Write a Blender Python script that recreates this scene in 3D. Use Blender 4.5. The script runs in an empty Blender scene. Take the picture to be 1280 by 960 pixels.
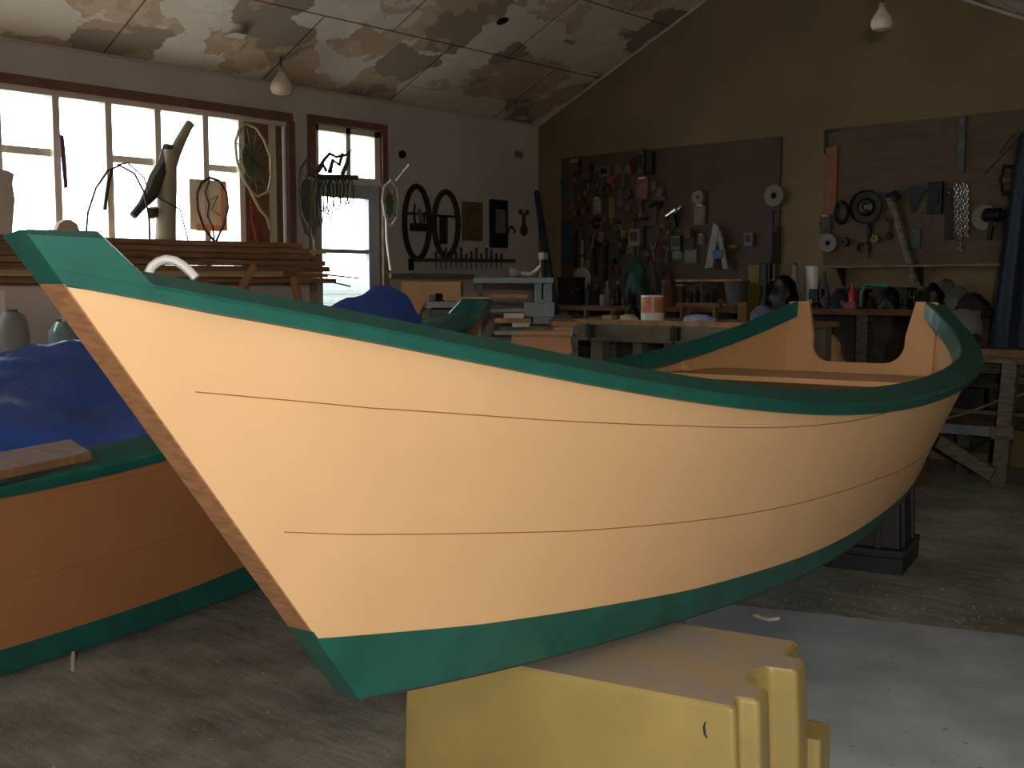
import bpy, math, random
import numpy as np
from mathutils import Vector, Matrix
random.seed(7); rng = np.random.RandomState(5)
SC = bpy.context.scene
COL = SC.collection
# ------------------------------------------------------------------ camera and picture-to-place helpers
FOC = 1400.0; PITCH = math.atan(120/1400); CH = 1.35
CAM = np.array([7.56, -8.80, CH])
RT = np.array([.743, .669, 0]); FW = np.array([-.669, .743, 0]); UP = np.array([0, 0, 1.])
def W(X, Y, z): return CAM*[1, 1, 0] + RT*X + FW*Y + UP*z
def ray(px, py):
    a = (px-640)/FOC; b = (480-py)/FOC
    c, s = math.cos(PITCH), math.sin(PITCH)
    return RT*a + FW*(c+b*s) + UP*(-s+b*c)
def hit(px, py, n, d):
    n = np.array(n, float); r = ray(px, py); return CAM + r*((d-CAM@n)/(r@n))
def LW(px, py, off=0): return hit(px, py, (1, 0, 0), off)
def BW(px, py, off=0): return hit(px, py, (0, 1, 0), -off)
def GZ(px, py, z=0): return hit(px, py, (0, 0, 1), z)
def AT(px, py, Y): return hit(px, py, FW, CAM@FW+Y)
# ------------------------------------------------------------------ materials
MATS = {}
def mat(name, col, rough=.7, var=.08, scale=8, metal=0, bump=0, col2=None, stretch=(1, 1, 1), spec=.5, coat=0):
    if name in MATS: return MATS[name]
    m = bpy.data.materials.new(name); m.use_nodes = True; N = m.node_tree; nd = N.nodes; L = N.links
    b = nd['Principled BSDF']; b.inputs['Roughness'].default_value = rough; b.inputs['Metallic'].default_value = metal
    b.inputs['Specular IOR Level'].default_value = spec
    b.inputs['Coat Weight'].default_value = coat
    tc = nd.new('ShaderNodeTexCoord'); mp = nd.new('ShaderNodeMapping'); mp.inputs['Scale'].default_value = stretch
    L.new(tc.outputs['Object'], mp.inputs[0])
    no = nd.new('ShaderNodeTexNoise'); no.inputs['Scale'].default_value = scale; no.inputs['Detail'].default_value = 6
    L.new(mp.outputs[0], no.inputs[0])
    cr = nd.new('ShaderNodeValToRGB'); c1 = [max(0, c*(1-var)) for c in col]; c2 = list(col2) if col2 else [min(1, c*(1+var)) for c in col]
    cr.color_ramp.elements[0].color = (*c1, 1); cr.color_ramp.elements[1].color = (*c2, 1)
    cr.color_ramp.elements[0].position = .32; cr.color_ramp.elements[1].position = .68
    L.new(no.outputs[0], cr.inputs[0]); L.new(cr.outputs[0], b.inputs['Base Color'])
    if bump:
        bp = nd.new('ShaderNodeBump'); bp.inputs['Strength'].default_value = bump; bp.inputs['Distance'].default_value = .02
        L.new(no.outputs[0], bp.inputs['Height']); L.new(bp.outputs[0], b.inputs['Normal'])
    MATS[name] = m; return m
TAN = mat('tan_paint', (.71, .458, .252), .55, .03, 5, bump=.03)
GREEN = mat('green_paint', (.010, .095, .080), .34, .18, 9, bump=.04)
STEMW = mat('stem_wood', (.34, .165, .078), .65, .22, 9, stretch=(3, 3, 12), bump=.1)
INTAN = mat('interior_paint', (.56, .31, .14), .6, .05, 5)
SEAM = mat('seam_line', (.30, .13, .05), .8)
DKLINE = mat('hull_shoe', (.03, .03, .028), .8)
WOOD = mat('raw_wood', (.34, .19, .09), .75, .35, 10, stretch=(1, 8, 1), bump=.1)
LATHW = mat('lath_wood', (.24, .125, .06), .6, .4, 7, stretch=(9, .7, 9), bump=.1)
LATHP = mat('pale_lath', (.46, .29, .15), .5, .3, 7, stretch=(9, .7, 9))
GREYW = mat('weathered_wood', (.14, .125, .10), .85, .4, 10, stretch=(1, 1, 5), bump=.15)
BROWNW = mat('brown_board', (.16, .075, .035), .85, .3, 6, stretch=(1, 6, 1), bump=.05)
WHITE = mat('white_plastic', (.75, .75, .78), .4, .04)
BLACK = mat('black_plastic', (.012, .012, .014), .45, .3, 6)
DARKM = mat('dark_metal', (.05, .048, .045), .5, .3, 12, metal=.4)
DSTEEL = mat('dull_steel', (.22, .22, .21), .45, .3, 12, metal=.7)
CHROME = mat('bright_steel', (.7, .7, .7), .22, .1, 12, metal=1)
BRASS = mat('brass_tone', (.45, .3, .1), .4, .2, 12, metal=.5)
PEG = mat('brown_hardboard', (.056, .032, .021), .7, .15, 3, bump=.03)
PEG2 = mat('brown_plywood', (.085, .055, .030), .75, .2, 4, stretch=(1, 1, 4), bump=.03)
CARD = mat('cardboard', (.42, .25, .13), .8, .08, 5)
PAPER = mat('paper', (.5, .48, .42), .8, .1, 9)
CREAM = mat('cream_plastic', (.48, .44, .34), .6, .1, 6)
GREYP = mat('grey_paint', (.24, .24, .23), .6, .15, 6)
STEELB = mat('bluegrey_enamel', (.17, .24, .26), .5, .12, 8)
DKBLUE = mat('dark_blue_cloth', (.02, .035, .06), .8, .4, 6, stretch=(1, 1, .2), bump=.1)
BLUECL = mat('light_blue_cloth', (.30, .34, .52), .85, .15, 8, bump=.2)
TEAL = mat('teal_paint', (.03, .17, .15), .5, .2, 8)
BLUEP = mat('blue_paint', (.02, .13, .20), .5, .2, 8)
RED = mat('red_plastic', (.4, .02, .02), .4, .2)
REDB = mat('red_brown', (.16, .035, .025), .7, .3)
ORANGE = mat('orange_paint', (.55, .17, .05), .5, .2)
YELLOW = mat('yellow_paint', (.42, .34, .06), .6, .15)
PINK = mat('pink_card', (.55, .22, .22), .7, .2, 20)
LIME = mat('lime_green', (.22, .32, .07), .6, .2)
OLIVE = mat('olive_webbing', (.12, .12, .05), .8, .3)
GLASSJ = mat('jar_glass', (.22, .30, .30), .15, .15, 3, coat=.5)
RUBBER = mat('dark_rubber', (.025, .022, .02), .7, .3)
BONE = mat('driftwood', (.30, .26, .19), .8, .25, 7, stretch=(2, 2, .6), bump=.2)
BARK = mat('dark_root', (.045, .035, .025), .85, .4, 14, bump=.3)
LEATHER = mat('tan_leather', (.40, .20, .10), .6, .2, 6, bump=.1)
# ------------------------------------------------------------------ mesh builder
class MB:
    def __init__(s): s.v = []; s.f = []; s.sm = []
    def add(s, vs, fs, smooth=False):
        o = len(s.v); s.v += [tuple(map(float, p)) for p in vs]; s.f += [tuple(i+o for i in f) for f in fs]; s.sm += [smooth]*len(fs); return s
    def box(s, c, d, M=None):
        c = np.array(c, float); h = np.array(d, float)/2
        vs = [c+h*[x, y, z] for x in (-1, 1) for y in (-1, 1) for z in (-1, 1)]
        if M is not None: vs = [c + M@(p-c) for p in vs]
        return s.add(vs, [(0, 1, 3, 2), (4, 6, 7, 5), (0, 4, 5, 1), (2, 3, 7, 6), (0, 2, 6, 4), (1, 5, 7, 3)])
    def bar(s, a, b, w, h, up=(0, 0, 1), w2=None, h2=None):
        a = np.array(a, float); b = np.array(b, float); d = b-a; d /= np.linalg.norm(d)
        x = np.cross(d, up)
        if np.linalg.norm(x) < 1e-4: x = np.cross(d, (1, 0, 0))
        x /= np.linalg.norm(x); y = np.cross(x, d); w2 = w2 or w; h2 = h2 or h
        vs = [p+x*i*ww/2+y*j*hh/2 for p, ww, hh in ((a, w, h), (b, w2, h2)) for i, j in ((-1, -1), (1, -1), (1, 1), (-1, 1))]
        return s.add(vs, [(3, 2, 1, 0), (4, 5, 6, 7), (0, 1, 5, 4), (1, 2, 6, 5), (2, 3, 7, 6), (3, 0, 4, 7)])
    def tube(s, P, r, n=8, closed=False, flat=1, up=None):
        P = [np.array(p, float) for p in P]; m = len(P); R = r if hasattr(r, '__len__') else [r]*m
        vs = []; prev = None
        for i in range(m):
            a = P[i-1] if (i or closed) else P[0]; b = P[(i+1) % m] if (i < m-1 or closed) else P[-1]
            d = b-a; d /= (np.linalg.norm(d)+1e-9)
            if prev is None:
                u = np.array(up if up is not None else ((0, 0, 1) if abs(d[2]) < .9 else (1, 0, 0)), float)
            else: u = prev
            u = u-d*(u@d); u /= (np.linalg.norm(u)+1e-9); w = np.cross(d, u); prev = u
            for k in range(n):
                t = 2*math.pi*k/n; vs.append(P[i]+(u*math.cos(t)*flat+w*math.sin(t))*R[i])
        fs = []
        for i in range(m if closed else m-1):
            j = (i+1) % m
            for k in range(n): fs.append((i*n+k, i*n+(k+1) % n, j*n+(k+1) % n, j*n+k))
        s.add(vs, fs, True)
        if not closed:
            o = len(s.v)-m*n; s.f.append(tuple(o+k for k in range(n))[::-1]); s.f.append(tuple(o+(m-1)*n+k for k in range(n))); s.sm += [False]*2
        return s
    def lathe(s, prof, c=(0, 0, 0), ax=(0, 0, 1), n=24, smooth=True):
        c = np.array(c, float); ax = np.array(ax, float); ax /= np.linalg.norm(ax)
        u = np.cross(ax, (0, 1, 0) if abs(ax[1]) < .9 else (1, 0, 0)); u /= np.linalg.norm(u); w = np.cross(ax, u)
        vs = [c+ax*z+(u*math.cos(2*math.pi*k/n)+w*math.sin(2*math.pi*k/n))*r for r, z in prof for k in range(n)]
        fs = [(i*n+k, i*n+(k+1) % n, (i+1)*n+(k+1) % n, (i+1)*n+k) for i in range(len(prof)-1) for k in range(n)]
        s.add(vs, fs, smooth); o = len(s.v)-len(vs)
        s.f.append(tuple(o+k for k in range(n))[::-1]); s.f.append(tuple(o+(len(prof)-1)*n+k for k in range(n))); s.sm += [False]*2
        return s
    def prism(s, poly, ex):
        poly = [np.array(p, float) for p in poly]; ex = np.array(ex, float); n = len(poly)
        s.add(poly+[p+ex for p in poly], [tuple(range(n))[::-1], tuple(range(n, 2*n))]+[(i, (i+1) % n, n+(i+1) % n, n+i) for i in range(n)]); return s
    def plate(s, pts, y0=0, y1=-.01):                       # outline in local x,z; thickness along local y
        return s.prism([(x, y0, z) for x, z in pts], (0, y1-y0, 0))
    def grid(s, G, smooth=True, flip=False):                 # G[i][j] points
        G = np.array(G); a, b = G.shape[:2]
        fs = [(i*b+j, i*b+j+1, (i+1)*b+j+1, (i+1)*b+j) for i in range(a-1) for j in range(b-1)]
        return s.add(G.reshape(-1, 3), [f[::-1] for f in fs] if flip else fs, smooth)
    def shell(s, A, B):                                      # closed slab between two grids
        A = np.array(A); B = np.array(B); a, b = A.shape[:2]; o = len(s.v); n = a*b
        s.grid(A); s.grid(B, flip=True)
        e = [(i, 0) for i in range(a)]+[(a-1, j) for j in range(1, b)]+[(i, b-1) for i in range(a-2, -1, -1)]+[(0, j) for j in range(b-2, 0, -1)]
        for k in range(len(e)):
            p = e[k]; q = e[(k+1) % len(e)]; i0 = o+p[0]*b+p[1]; i1 = o+q[0]*b+q[1]
            s.f.append((i0, i1, i1+n, i0+n)); s.sm.append(False)
        return s
    def build(s, name, m, parent=None, bevel=0, world=False, smooth_angle=None):
        me = bpy.data.meshes.new(name); V = s.v
        o = bpy.data.objects.new(name, me); COL.objects.link(o)
        if world and parent is not None:
            Mi = root_matrix(parent).inverted(); V = [tuple(Mi@Vector(p)) for p in V]
        elif world:
            c = np.array(V); c = np.array([(c[:, 0].min()+c[:, 0].max())/2, (c[:, 1].min()+c[:, 1].max())/2, c[:, 2].min()])
            V = [tuple(np.array(p)-c) for p in V]; o.location = c
        me.from_pydata(V, [], s.f); me.polygons.foreach_set('use_smooth', s.sm); me.update()
        import bmesh
        bm = bmesh.new(); bm.from_mesh(me); bmesh.ops.recalc_face_normals(bm, faces=bm.faces); bm.to_mesh(me); bm.free()
        me.materials.append(m)
        if any(s.sm): me.set_sharp_from_angle(angle=math.radians(38))
        if parent is not None: o.parent = parent
        if bevel:
            b = o.modifiers.new('Bevel', 'BEVEL'); b.width = bevel; b.segments = 2; b.limit_method = 'ANGLE'; b.angle_limit = math.radians(40)
        return o
def dim(m, f):  # darker material copies: background shade and flash falloff put into the colour
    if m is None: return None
    k = m.name.split('.')[0]+'_shaded%d' % int(f*100)
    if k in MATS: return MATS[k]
    c = m.copy(); c.name = m.name+'_shaded'; MATS[k] = c
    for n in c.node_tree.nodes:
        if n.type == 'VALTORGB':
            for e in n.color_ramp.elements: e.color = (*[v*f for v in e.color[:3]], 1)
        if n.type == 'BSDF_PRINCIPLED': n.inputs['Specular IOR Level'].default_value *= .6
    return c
def root_matrix(p):
    M = Matrix.Identity(4)
    while p is not None:
        M = (Matrix.Translation(p.location) @ p.rotation_euler.to_matrix().to_4x4()) @ M; p = p.parent
    return M
def thing(name, label, cat, loc=(0, 0, 0), rz=0, group=None):
    o = bpy.data.objects.new(name, None); COL.objects.link(o); o.location = tuple(loc); o.rotation_euler = (0, 0, rz); o.empty_display_size = .1
    return tag(o, label, cat, group)
def tag(o, label, cat, group=None, kind=None):
    o['label'] = label; o['category'] = cat
    if group: o['group'] = group
    if kind: o['kind'] = kind
    return o
def struct(o, label=None):
    o['kind'] = 'structure'
    if label: o['label'] = label; 
    return o
# ------------------------------------------------------------------ camera, flash, daylight
cd = bpy.data.cameras.new('camera'); co = bpy.data.objects.new('camera', cd); COL.objects.link(co)
cd.sensor_width = 36; cd.lens = 36*FOC/1280; cd.clip_end = 200
co.location = CAM; co.rotation_euler = (math.pi/2-PITCH, 0, math.atan2(-FW[0], FW[1])); SC.camera = co
fl = bpy.data.lights.new('camera_flash', 'POINT'); fl.energy = 305; fl.shadow_soft_size = .02; fl.color = (1, .95, .86)
fo = bpy.data.objects.new('camera_flash', fl); COL.objects.link(fo); fo.location = W(.03, -.70, CH+.20)
wd = bpy.data.worlds.new('daylight'); SC.world = wd; wd.use_nodes = True
bg = wd.node_tree.nodes['Background']; bg.inputs[0].default_value = (.93, .97, 1, 1); bg.inputs[1].default_value = 9.0
vs_ = SC.view_settings; vs_.view_transform = 'Standard'; vs_.look = 'None'; vs_.gamma = 1; vs_.exposure = 0; vs_.use_curve_mapping = False

# ------------------------------------------------------------------ room
def nodes_mat(name):
    m = bpy.data.materials.new(name); m.use_nodes = True; return m, m.node_tree.nodes, m.node_tree.links, m.node_tree.nodes['Principled BSDF']
def ramp(nd, stops, interp='LINEAR'):
    r = nd.new('ShaderNodeValToRGB'); e = r.color_ramp.elements; r.color_ramp.interpolation = interp
    while len(e) < len(stops): e.new(.5)
    for k, (p, c) in enumerate(stops): e[k].position = p; e[k].color = (*c, 1) if len(c) == 3 else c
    return r
def floor_material():
    m, nd, L, b = nodes_mat('workshop_floor'); b.inputs['Roughness'].default_value = .75
    tc = nd.new('ShaderNodeTexCoord')
    n1 = nd.new('ShaderNodeTexNoise'); n1.inputs['Scale'].default_value = 2.2; n1.inputs['Detail'].default_value = 9; n1.inputs['Roughness'].default_value = .68
    mp = nd.new('ShaderNodeMapping'); mp.inputs['Rotation'].default_value = (0, 0, math.radians(38)); mp.inputs['Scale'].default_value = (1.5, 7, 1)
    L.new(tc.outputs['Object'], n1.inputs[0]); L.new(tc.outputs['Object'], mp.inputs[0])
    n2 = nd.new('ShaderNodeTexNoise'); n2.inputs['Scale'].default_value = 2; n2.inputs['Detail'].default_value = 10; n2.inputs['Roughness'].default_value = .7; L.new(mp.outputs[0], n2.inputs[0])
    r1 = ramp(nd, [(.30, (.07, .07, .062)), (.5, (.23, .235, .215)), (.6, (.34, .34, .30)), (.72, (.54, .50, .40))]); 
    mx = nd.new('ShaderNodeMix'); mx.inputs[0].default_value = .38; L.new(n1.outputs[0], mx.inputs[2]); L.new(n2.outputs[0], mx.inputs[3]); L.new(mx.outputs[0], r1.inputs[0])
    L.new(r1.outputs[0], b.inputs['Base Color'])
    bp = nd.new('ShaderNodeBump'); bp.inputs['Strength'].default_value = .8; bp.inputs['Distance'].default_value = .03; L.new(mx.outputs[0], bp.inputs['Height']); L.new(bp.outputs[0], b.inputs['Normal'])
    return m
def ceiling_material():
    m, nd, L, b = nodes_mat('peeling_ceiling'); b.inputs['Roughness'].default_value = .85
    tc = nd.new('ShaderNodeTexCoord')
    n1 = nd.new('ShaderNodeTexNoise'); n1.inputs['Scale'].default_value = 1.3; n1.inputs['Detail'].default_value = 7; n1.inputs['Roughness'].default_value = .55; n1.inputs['Distortion'].default_value = .6
    mp = nd.new('ShaderNodeMapping'); mp.inputs['Scale'].default_value = (1.7, 1.3, 1); mp.inputs['Location'].default_value = (3.1, 1.7, 0); L.new(tc.outputs['Object'], mp.inputs[0])
    vo = nd.new('ShaderNodeTexVoronoi'); vo.inputs['Scale'].default_value = 1.5; vo.distance = 'CHEBYCHEV'
    n3 = nd.new('ShaderNodeTexNoise'); n3.inputs['Scale'].default_value = 9; n3.inputs['Detail'].default_value = 6
    av = nd.new('ShaderNodeVectorMath'); av.operation = 'SCALE'; av.inputs[3].default_value = .26
    ad = nd.new('ShaderNodeVectorMath'); L.new(tc.outputs['Object'], n3.inputs[0]); L.new(n3.outputs[1], av.inputs[0]); L.new(av.outputs[0], ad.inputs[1]); L.new(mp.outputs[0], ad.inputs[0]); L.new(ad.outputs[0], vo.inputs[0]); L.new(ad.outputs[0], n1.inputs[0])
    mx = nd.new('ShaderNodeMix'); mx.inputs[0].default_value = .45; se = nd.new('ShaderNodeSeparateColor'); L.new(vo.outputs['Color'], se.inputs[0])
    L.new(n1.outputs[0], mx.inputs[2]); L.new(se.outputs[0], mx.inputs[3])
    r = ramp(nd, [(0, (.27, .215, .16)), (.34, (.44, .32, .21)), (.43, (.50, .38, .26)), (.49, (.62, .56, .47)), (.7, (.68, .62, .53))], 'CONSTANT'); L.new(mx.outputs[0], r.inputs[0])
    br = nd.new('ShaderNodeTexBrick'); br.inputs['Scale'].default_value = 1; br.inputs['Brick Width'].default_value = 1.35; br.inputs['Row Height'].default_value = .8; br.inputs['Mortar Size'].default_value = .008; br.inputs['Color1'].default_value = (1, 1, 1, 1); br.inputs['Color2'].default_value = (.93, .93, .93, 1); br.inputs['Mortar'].default_value = (.3, .25, .2, 1)
    mp2 = nd.new('ShaderNodeMapping'); mp2.inputs['Rotation'].default_value = (0, 0, math.pi/2); L.new(tc.outputs['Object'], mp2.inputs[0]); L.new(mp2.outputs[0], br.inputs[0])
    mu = nd.new('ShaderNodeMix'); mu.data_type = 'RGBA'; mu.blend_type = 'MULTIPLY'; mu.inputs[0].default_value = 1; L.new(r.outputs[0], mu.inputs[6]); L.new(br.outputs[0], mu.inputs[7])
    L.new(mu.outputs[2], b.inputs['Base Color'])
    bp = nd.new('ShaderNodeBump'); bp.inputs['Strength'].default_value = .5; bp.inputs['Distance'].default_value = .02; L.new(r.outputs[0], bp.inputs['Height']); L.new(bp.outputs[0], b.inputs['Normal'])
    return m
WALLG = mat('grey_wall_paint', (.45, .40, .37), .85, .08, 1.5, bump=.02)
WALLO = mat('ochre_wall_paint', (.165, .118, .058), .85, .14, 1.2, bump=.02)
TRIMW = mat('pale_trim', (.40, .37, .33), .8)
FRAMEB = mat('brown_window_casing', (.15, .07, .045), .6, .2)
MULL = mat('cream_mullion', (.55, .50, .42), .6, .05)
DOORG = mat('grey_door_paint', (.30, .32, .34), .6, .08)
YB = -11.5; XR = 10.0; XF = 6.6; RX = 2.75; SL = .464
def zl(x): return 3.0+SL*x if x < RX else 3.0+SL*RX-.48*(x-RX)
MB().box(((XR)/2, YB/2, -.05), (XR+.4, -YB+.4, .1)).build('floor', floor_material(), world=True)
struct(bpy.data.objects['floor'])
# left wall with holes
y_ = lambda px: LW(px, 300)[1]
WIN = (-8.2, y_(360), 1.45, 2.70)                       # window strip with boarded bay at its far end
DOOR = (y_(393), y_(476), 0.0, LW(440, 160)[2])         # door and transom light above
def wall_cells(a0, a1, z0, z1, holes, fn):
    A = sorted({a0, a1, *[h[0] for h in holes], *[h[1] for h in holes]}); Z = sorted({z0, z1, *[h[2] for h in holes], *[h[3] for h in holes]})
    mb = MB()
    for i in range(len(A)-1):
        for j in range(len(Z)-1):
            ca = (A[i]+A[i+1])/2; cz = (Z[j]+Z[j+1])/2
            if not any(h[0] < ca < h[1] and h[2] < cz < h[3] for h in holes): fn(mb, ca, cz, A[i+1]-A[i], Z[j+1]-Z[j])
    return mb
struct(wall_cells(YB, 0, 0, 3.0, [WIN, DOOR], lambda mb, a, z, da, dz: mb.box((-.075, a, z), (.15, da, dz))).build('wall_left', WALLG, world=True))
zr = zl(XF)
struct(MB().prism([(-.15, 0, 0), (XR, 0, 0), (XR, 0, zr), (XF, 0, zr), (RX, 0, zl(RX)), (0, 0, 3.0), (-.15, 0, 3.0)], (0, .15, 0)).build('wall_back', WALLO, world=True))
struct(MB().box((XR+.075, YB/2, zr/2), (.15, -YB, zr)).build('wall_right', WALLO, world=True))
struct(MB().prism([(-.15, YB, 0), (XR, YB, 0), (XR, YB, zr), (XF, YB, zr), (RX, YB, zl(RX)), (0, YB, 3.0), (-.15, YB, 3.0)], (0, -.15, 0)).build('wall_front', WALLO, world=True))
cm = ceiling_material(); t_ = .08
struct(MB().prism([(-.15, YB-.1, 3.0-SL*.15), (RX, YB-.1, zl(RX)), (XF, YB-.1, zr), (XR+.1, YB-.1, zr), (XR+.1, YB-.1, zr+t_), (XF, YB-.1, zr+t_), (RX, YB-.1, zl(RX)+t_), (-.15, YB-.1, 3.0-SL*.15+t_)], (0, -YB+.2, 0)).build('ceiling', cm))
# trims
struct(MB().bar((.008, YB, 2.992), (.008, 0, 2.992), .016, .016).build('trim_1', TRIMW, world=True))
struct(MB().bar((0, -.012, 2.988), (RX, -.02, zl(RX)-.012), .02, .02).build('trim_2', TRIMW, world=True))
struct(MB().bar((RX, -.012, zl(RX)-.012), (XF, -.012, zr-.012), .02, .02).build('trim_3', TRIMW, world=True))
# glass
gm, nd, L, b = nodes_mat('window_glass'); nd.remove(b); tr = nd.new('ShaderNodeBsdfTransparent'); gl = nd.new('ShaderNodeBsdfGlossy'); gl.inputs['Roughness'].default_value = .05
mx = nd.new('ShaderNodeMixShader'); mx.inputs[0].default_value = .06; L.new(tr.outputs[0], mx.inputs[1]); L.new(gl.outputs[0], mx.inputs[2]); L.new(mx.outputs[0], nd['Material Output'].inputs[0])
w1 = thing('window_1', '', '', (0, (WIN[0]+WIN[1])/2, WIN[2])); del w1['label'], w1['category']; struct(w1)
c = MB()
for a, bb in (((.015, WIN[0]-.04, WIN[3]+.03), (.015, WIN[1]+.04, WIN[3]+.03)), ((.015, WIN[0]-.04, WIN[2]-.03), (.015, WIN[1]+.04, WIN[2]-.03))): c.bar(a, bb, .05, .07)
c.box((.015, WIN[1]+.03, (WIN[2]+WIN[3])/2), (.05, .06, WIN[3]-WIN[2])); c.box((.015, WIN[0]-.03, (WIN[2]+WIN[3])/2), (.05, .06, WIN[3]-WIN[2]))
c.build('window_casing', FRAMEB, w1, world=True)
px_edges = [-400, -215, -67, 2, 75, 140, 201, 260, 304]
c = MB()
ys = [y_(p) for p in px_edges]
for k, p in enumerate(ys): c.box((-.05, p, (WIN[2]+WIN[3])/2), (.11, .05, WIN[3]-WIN[2]))
c.bar((-.05, WIN[0], WIN[3]-.02), (-.05, WIN[1], WIN[3]-.02), .1, .04); c.bar((-.05, WIN[0], WIN[2]+.02), (-.05, WIN[1], WIN[2]+.02), .1, .04)
c.build('mullion', MULL, w1, world=True)
c = MB()
for k in range(len(ys)-1):
    if k in (3, 5, 7, 1):
        c.bar((-.07, ys[k], 2.28), (-.07, ys[k+1], 2.28), .05, .05)
c.build('mid_rail', MULL, w1, world=True)
for k in range(len(ys)-1): MB().box((-.08, (ys[k]+ys[k+1])/2, (WIN[2]+WIN[3])/2), (.006, ys[k+1]-ys[k]-.05, WIN[3]-WIN[2]-.06)).build('pane', gm, w1, world=True)
# boarded bay
bp_ = MB().box((-.06, (y_(304)+WIN[1])/2+.01, (WIN[2]+WIN[3])/2), (.03, WIN[1]-y_(304)-.04, WIN[3]-WIN[2]-.06)); bp_.build('boarded_bay', BROWNW, w1, world=True)
c = MB().box((-.03, y_(345), (WIN[2]+WIN[3])/2), (.03, .05, WIN[3]-WIN[2]-.08)); c.build('bay_batten', MULL, w1, world=True)
# transom light above the door and the door
zt = LW(440, 226)[2]
w2 = thing('window_2', '', '', (0, (DOOR[0]+DOOR[1])/2, zt)); del w2['label'], w2['category']; struct(w2)
c = MB(); yA, yB_ = DOOR[0], DOOR[1]
c.bar((.015, yA-.06, DOOR[3]+.03), (.015, yB_+.06, DOOR[3]+.03), .05, .06); c.box((.015, yA-.03, (DOOR[3]+zt)/2), (.05, .06, DOOR[3]-zt)); c.box((.015, yB_+.03, (DOOR[3]+zt)/2), (.05, .06, DOOR[3]-zt))
c.build('window_casing', FRAMEB, w2, world=True)
c = MB(); c.bar((-.05, yA, zt), (-.05, yB_, zt), .12, .06).bar((-.05, yA, DOOR[3]-.03), (-.05, yB_, DOOR[3]-.03), .1, .05)
c.box((-.05, y_(437), (zt+DOOR[3])/2), (.1, .05, DOOR[3]-zt)).box((-.05, yA+.03, (zt+DOOR[3])/2), (.1, .06, DOOR[3]-zt)).box((-.05, yB_-.03, (zt+DOOR[3])/2), (.1, .06, DOOR[3]-zt))
c.build('mullion', MULL, w2, world=True)
MB().box((-.08, (yA+yB_)/2, (zt+DOOR[3])/2), (.006, yB_-yA, DOOR[3]-zt)).build('pane', gm, w2, world=True)
d1 = thing('door_1', '', '', (0, (yA+yB_)/2, 0)); del d1['label'], d1['category']; struct(d1)
zt2 = zt-.03; c = MB(); c.box((-.05, yA+.05, zt2/2), (.06, .10, zt2)).box((-.05, yB_-.06, zt2/2), (.06, .12, zt2))
zg0 = LW(435, 384)[2]; zg1 = LW(435, 247)[2]
c.box((-.05, (yA+yB_)/2-.01, zg0/2), (.056, yB_-yA-.22, zg0)); c.bar((-.05, yA, LW(435, 314)[2]), (-.05, yB_, LW(435, 314)[2]), .05, .035)
c.bar((-.05, yA+.1, (zg1+zt2)/2), (-.05, yB_-.12, (zg1+zt2)/2), .056, zt2-zg1)
c.build('door_leaf', DOORG, d1, world=True)
MB().box((.012, yB_+.035, zt2/2), (.05, .07, zt2)).box((.012, yA-.03, zt2/2), (.05, .06, zt2)).build('door_casing', mat('worn_casing', (.30, .20, .12), .7, .3), d1, world=True)
MB().box((-.06, (yA+yB_)/2, (zg0+zg1)/2), (.006, yB_-yA-.1, zg1-zg0)).build('pane', gm, d1, world=True)
MB().lathe([(.012, 0), (.012, .05), (.03, .055), (.032, .075), (.02, .09)], (-.02, yB_-.07, 1.02), (1, 0, 0), 12).build('door_knob', BRASS, d1, world=True)
# neighbouring house outside, seen through the lower pane of the door
nb = thing('neighbouring_house', 'pale clapboard house outside, seen through the lower door pane', 'house', (-9, 5, 0), 0)
c = MB(); c.box((-9, 5, .6), (.3, 9, 1.7))
for k in range(9): c.box((-8.83, 5, -.1+k*.17), (.03, 9, .02))
c.build('wall', mat('pale_siding', (.13, .15, .145), .8, .1), nb, world=True)
for k in range(6): MB().box((-8.82, 1.6+k*1.1, .85), (.04, .5, .5)).build('window', mat('outside_pane', (.075, .105, .125), .3), nb, world=True)
struct(MB().box((-12, 0, -.2), (23.5, 40, .2)).build('ground', mat('outside_ground', (.60, .60, .56), .9, .3), world=True))
# ------------------------------------------------------------------ dories
P0 = [-0.3648, 2.4203, 0.4495, 0.5912, 3.6145, -0.7185, 3.7626, 0.1762, 0.4546, 0.6981, 0.7653, 0.6567, 0.3642, 0.9358, 0.8761, 0.6957, 0.5416, 0.565, 0.6386, 0.8253, 0.163, 0.3126, 0.4367, 0.4575, 0.4171, 0.356, -0.0114, -0.0257, -0.064, -0.0108, 0.0646, 0.1135]
HB0 = .034
def bsp(ctrl, t):
    K = len(ctrl); k = 3; kn = np.concatenate([[0]*k, np.linspace(0, 1, K-k+1), [1]*k]); t = np.minimum(t, 1-1e-9); out = np.zeros_like(t)
    def de(i, d, x):
        if d == 0: return ((kn[i] <= x) & (x < kn[i+1]))*1.0
        a = 0
        if kn[i+d] > kn[i]: a = a+(x-kn[i])/(kn[i+d]-kn[i])*de(i, d-1, x)
        if kn[i+d+1] > kn[i+1]: a = a+(kn[i+d+1]-x)/(kn[i+d+1]-kn[i+1])*de(i+1, d-1, x)
        return a
    for j in range(K): out = out+ctrl[j]*de(j, k, t)
    return out
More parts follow.
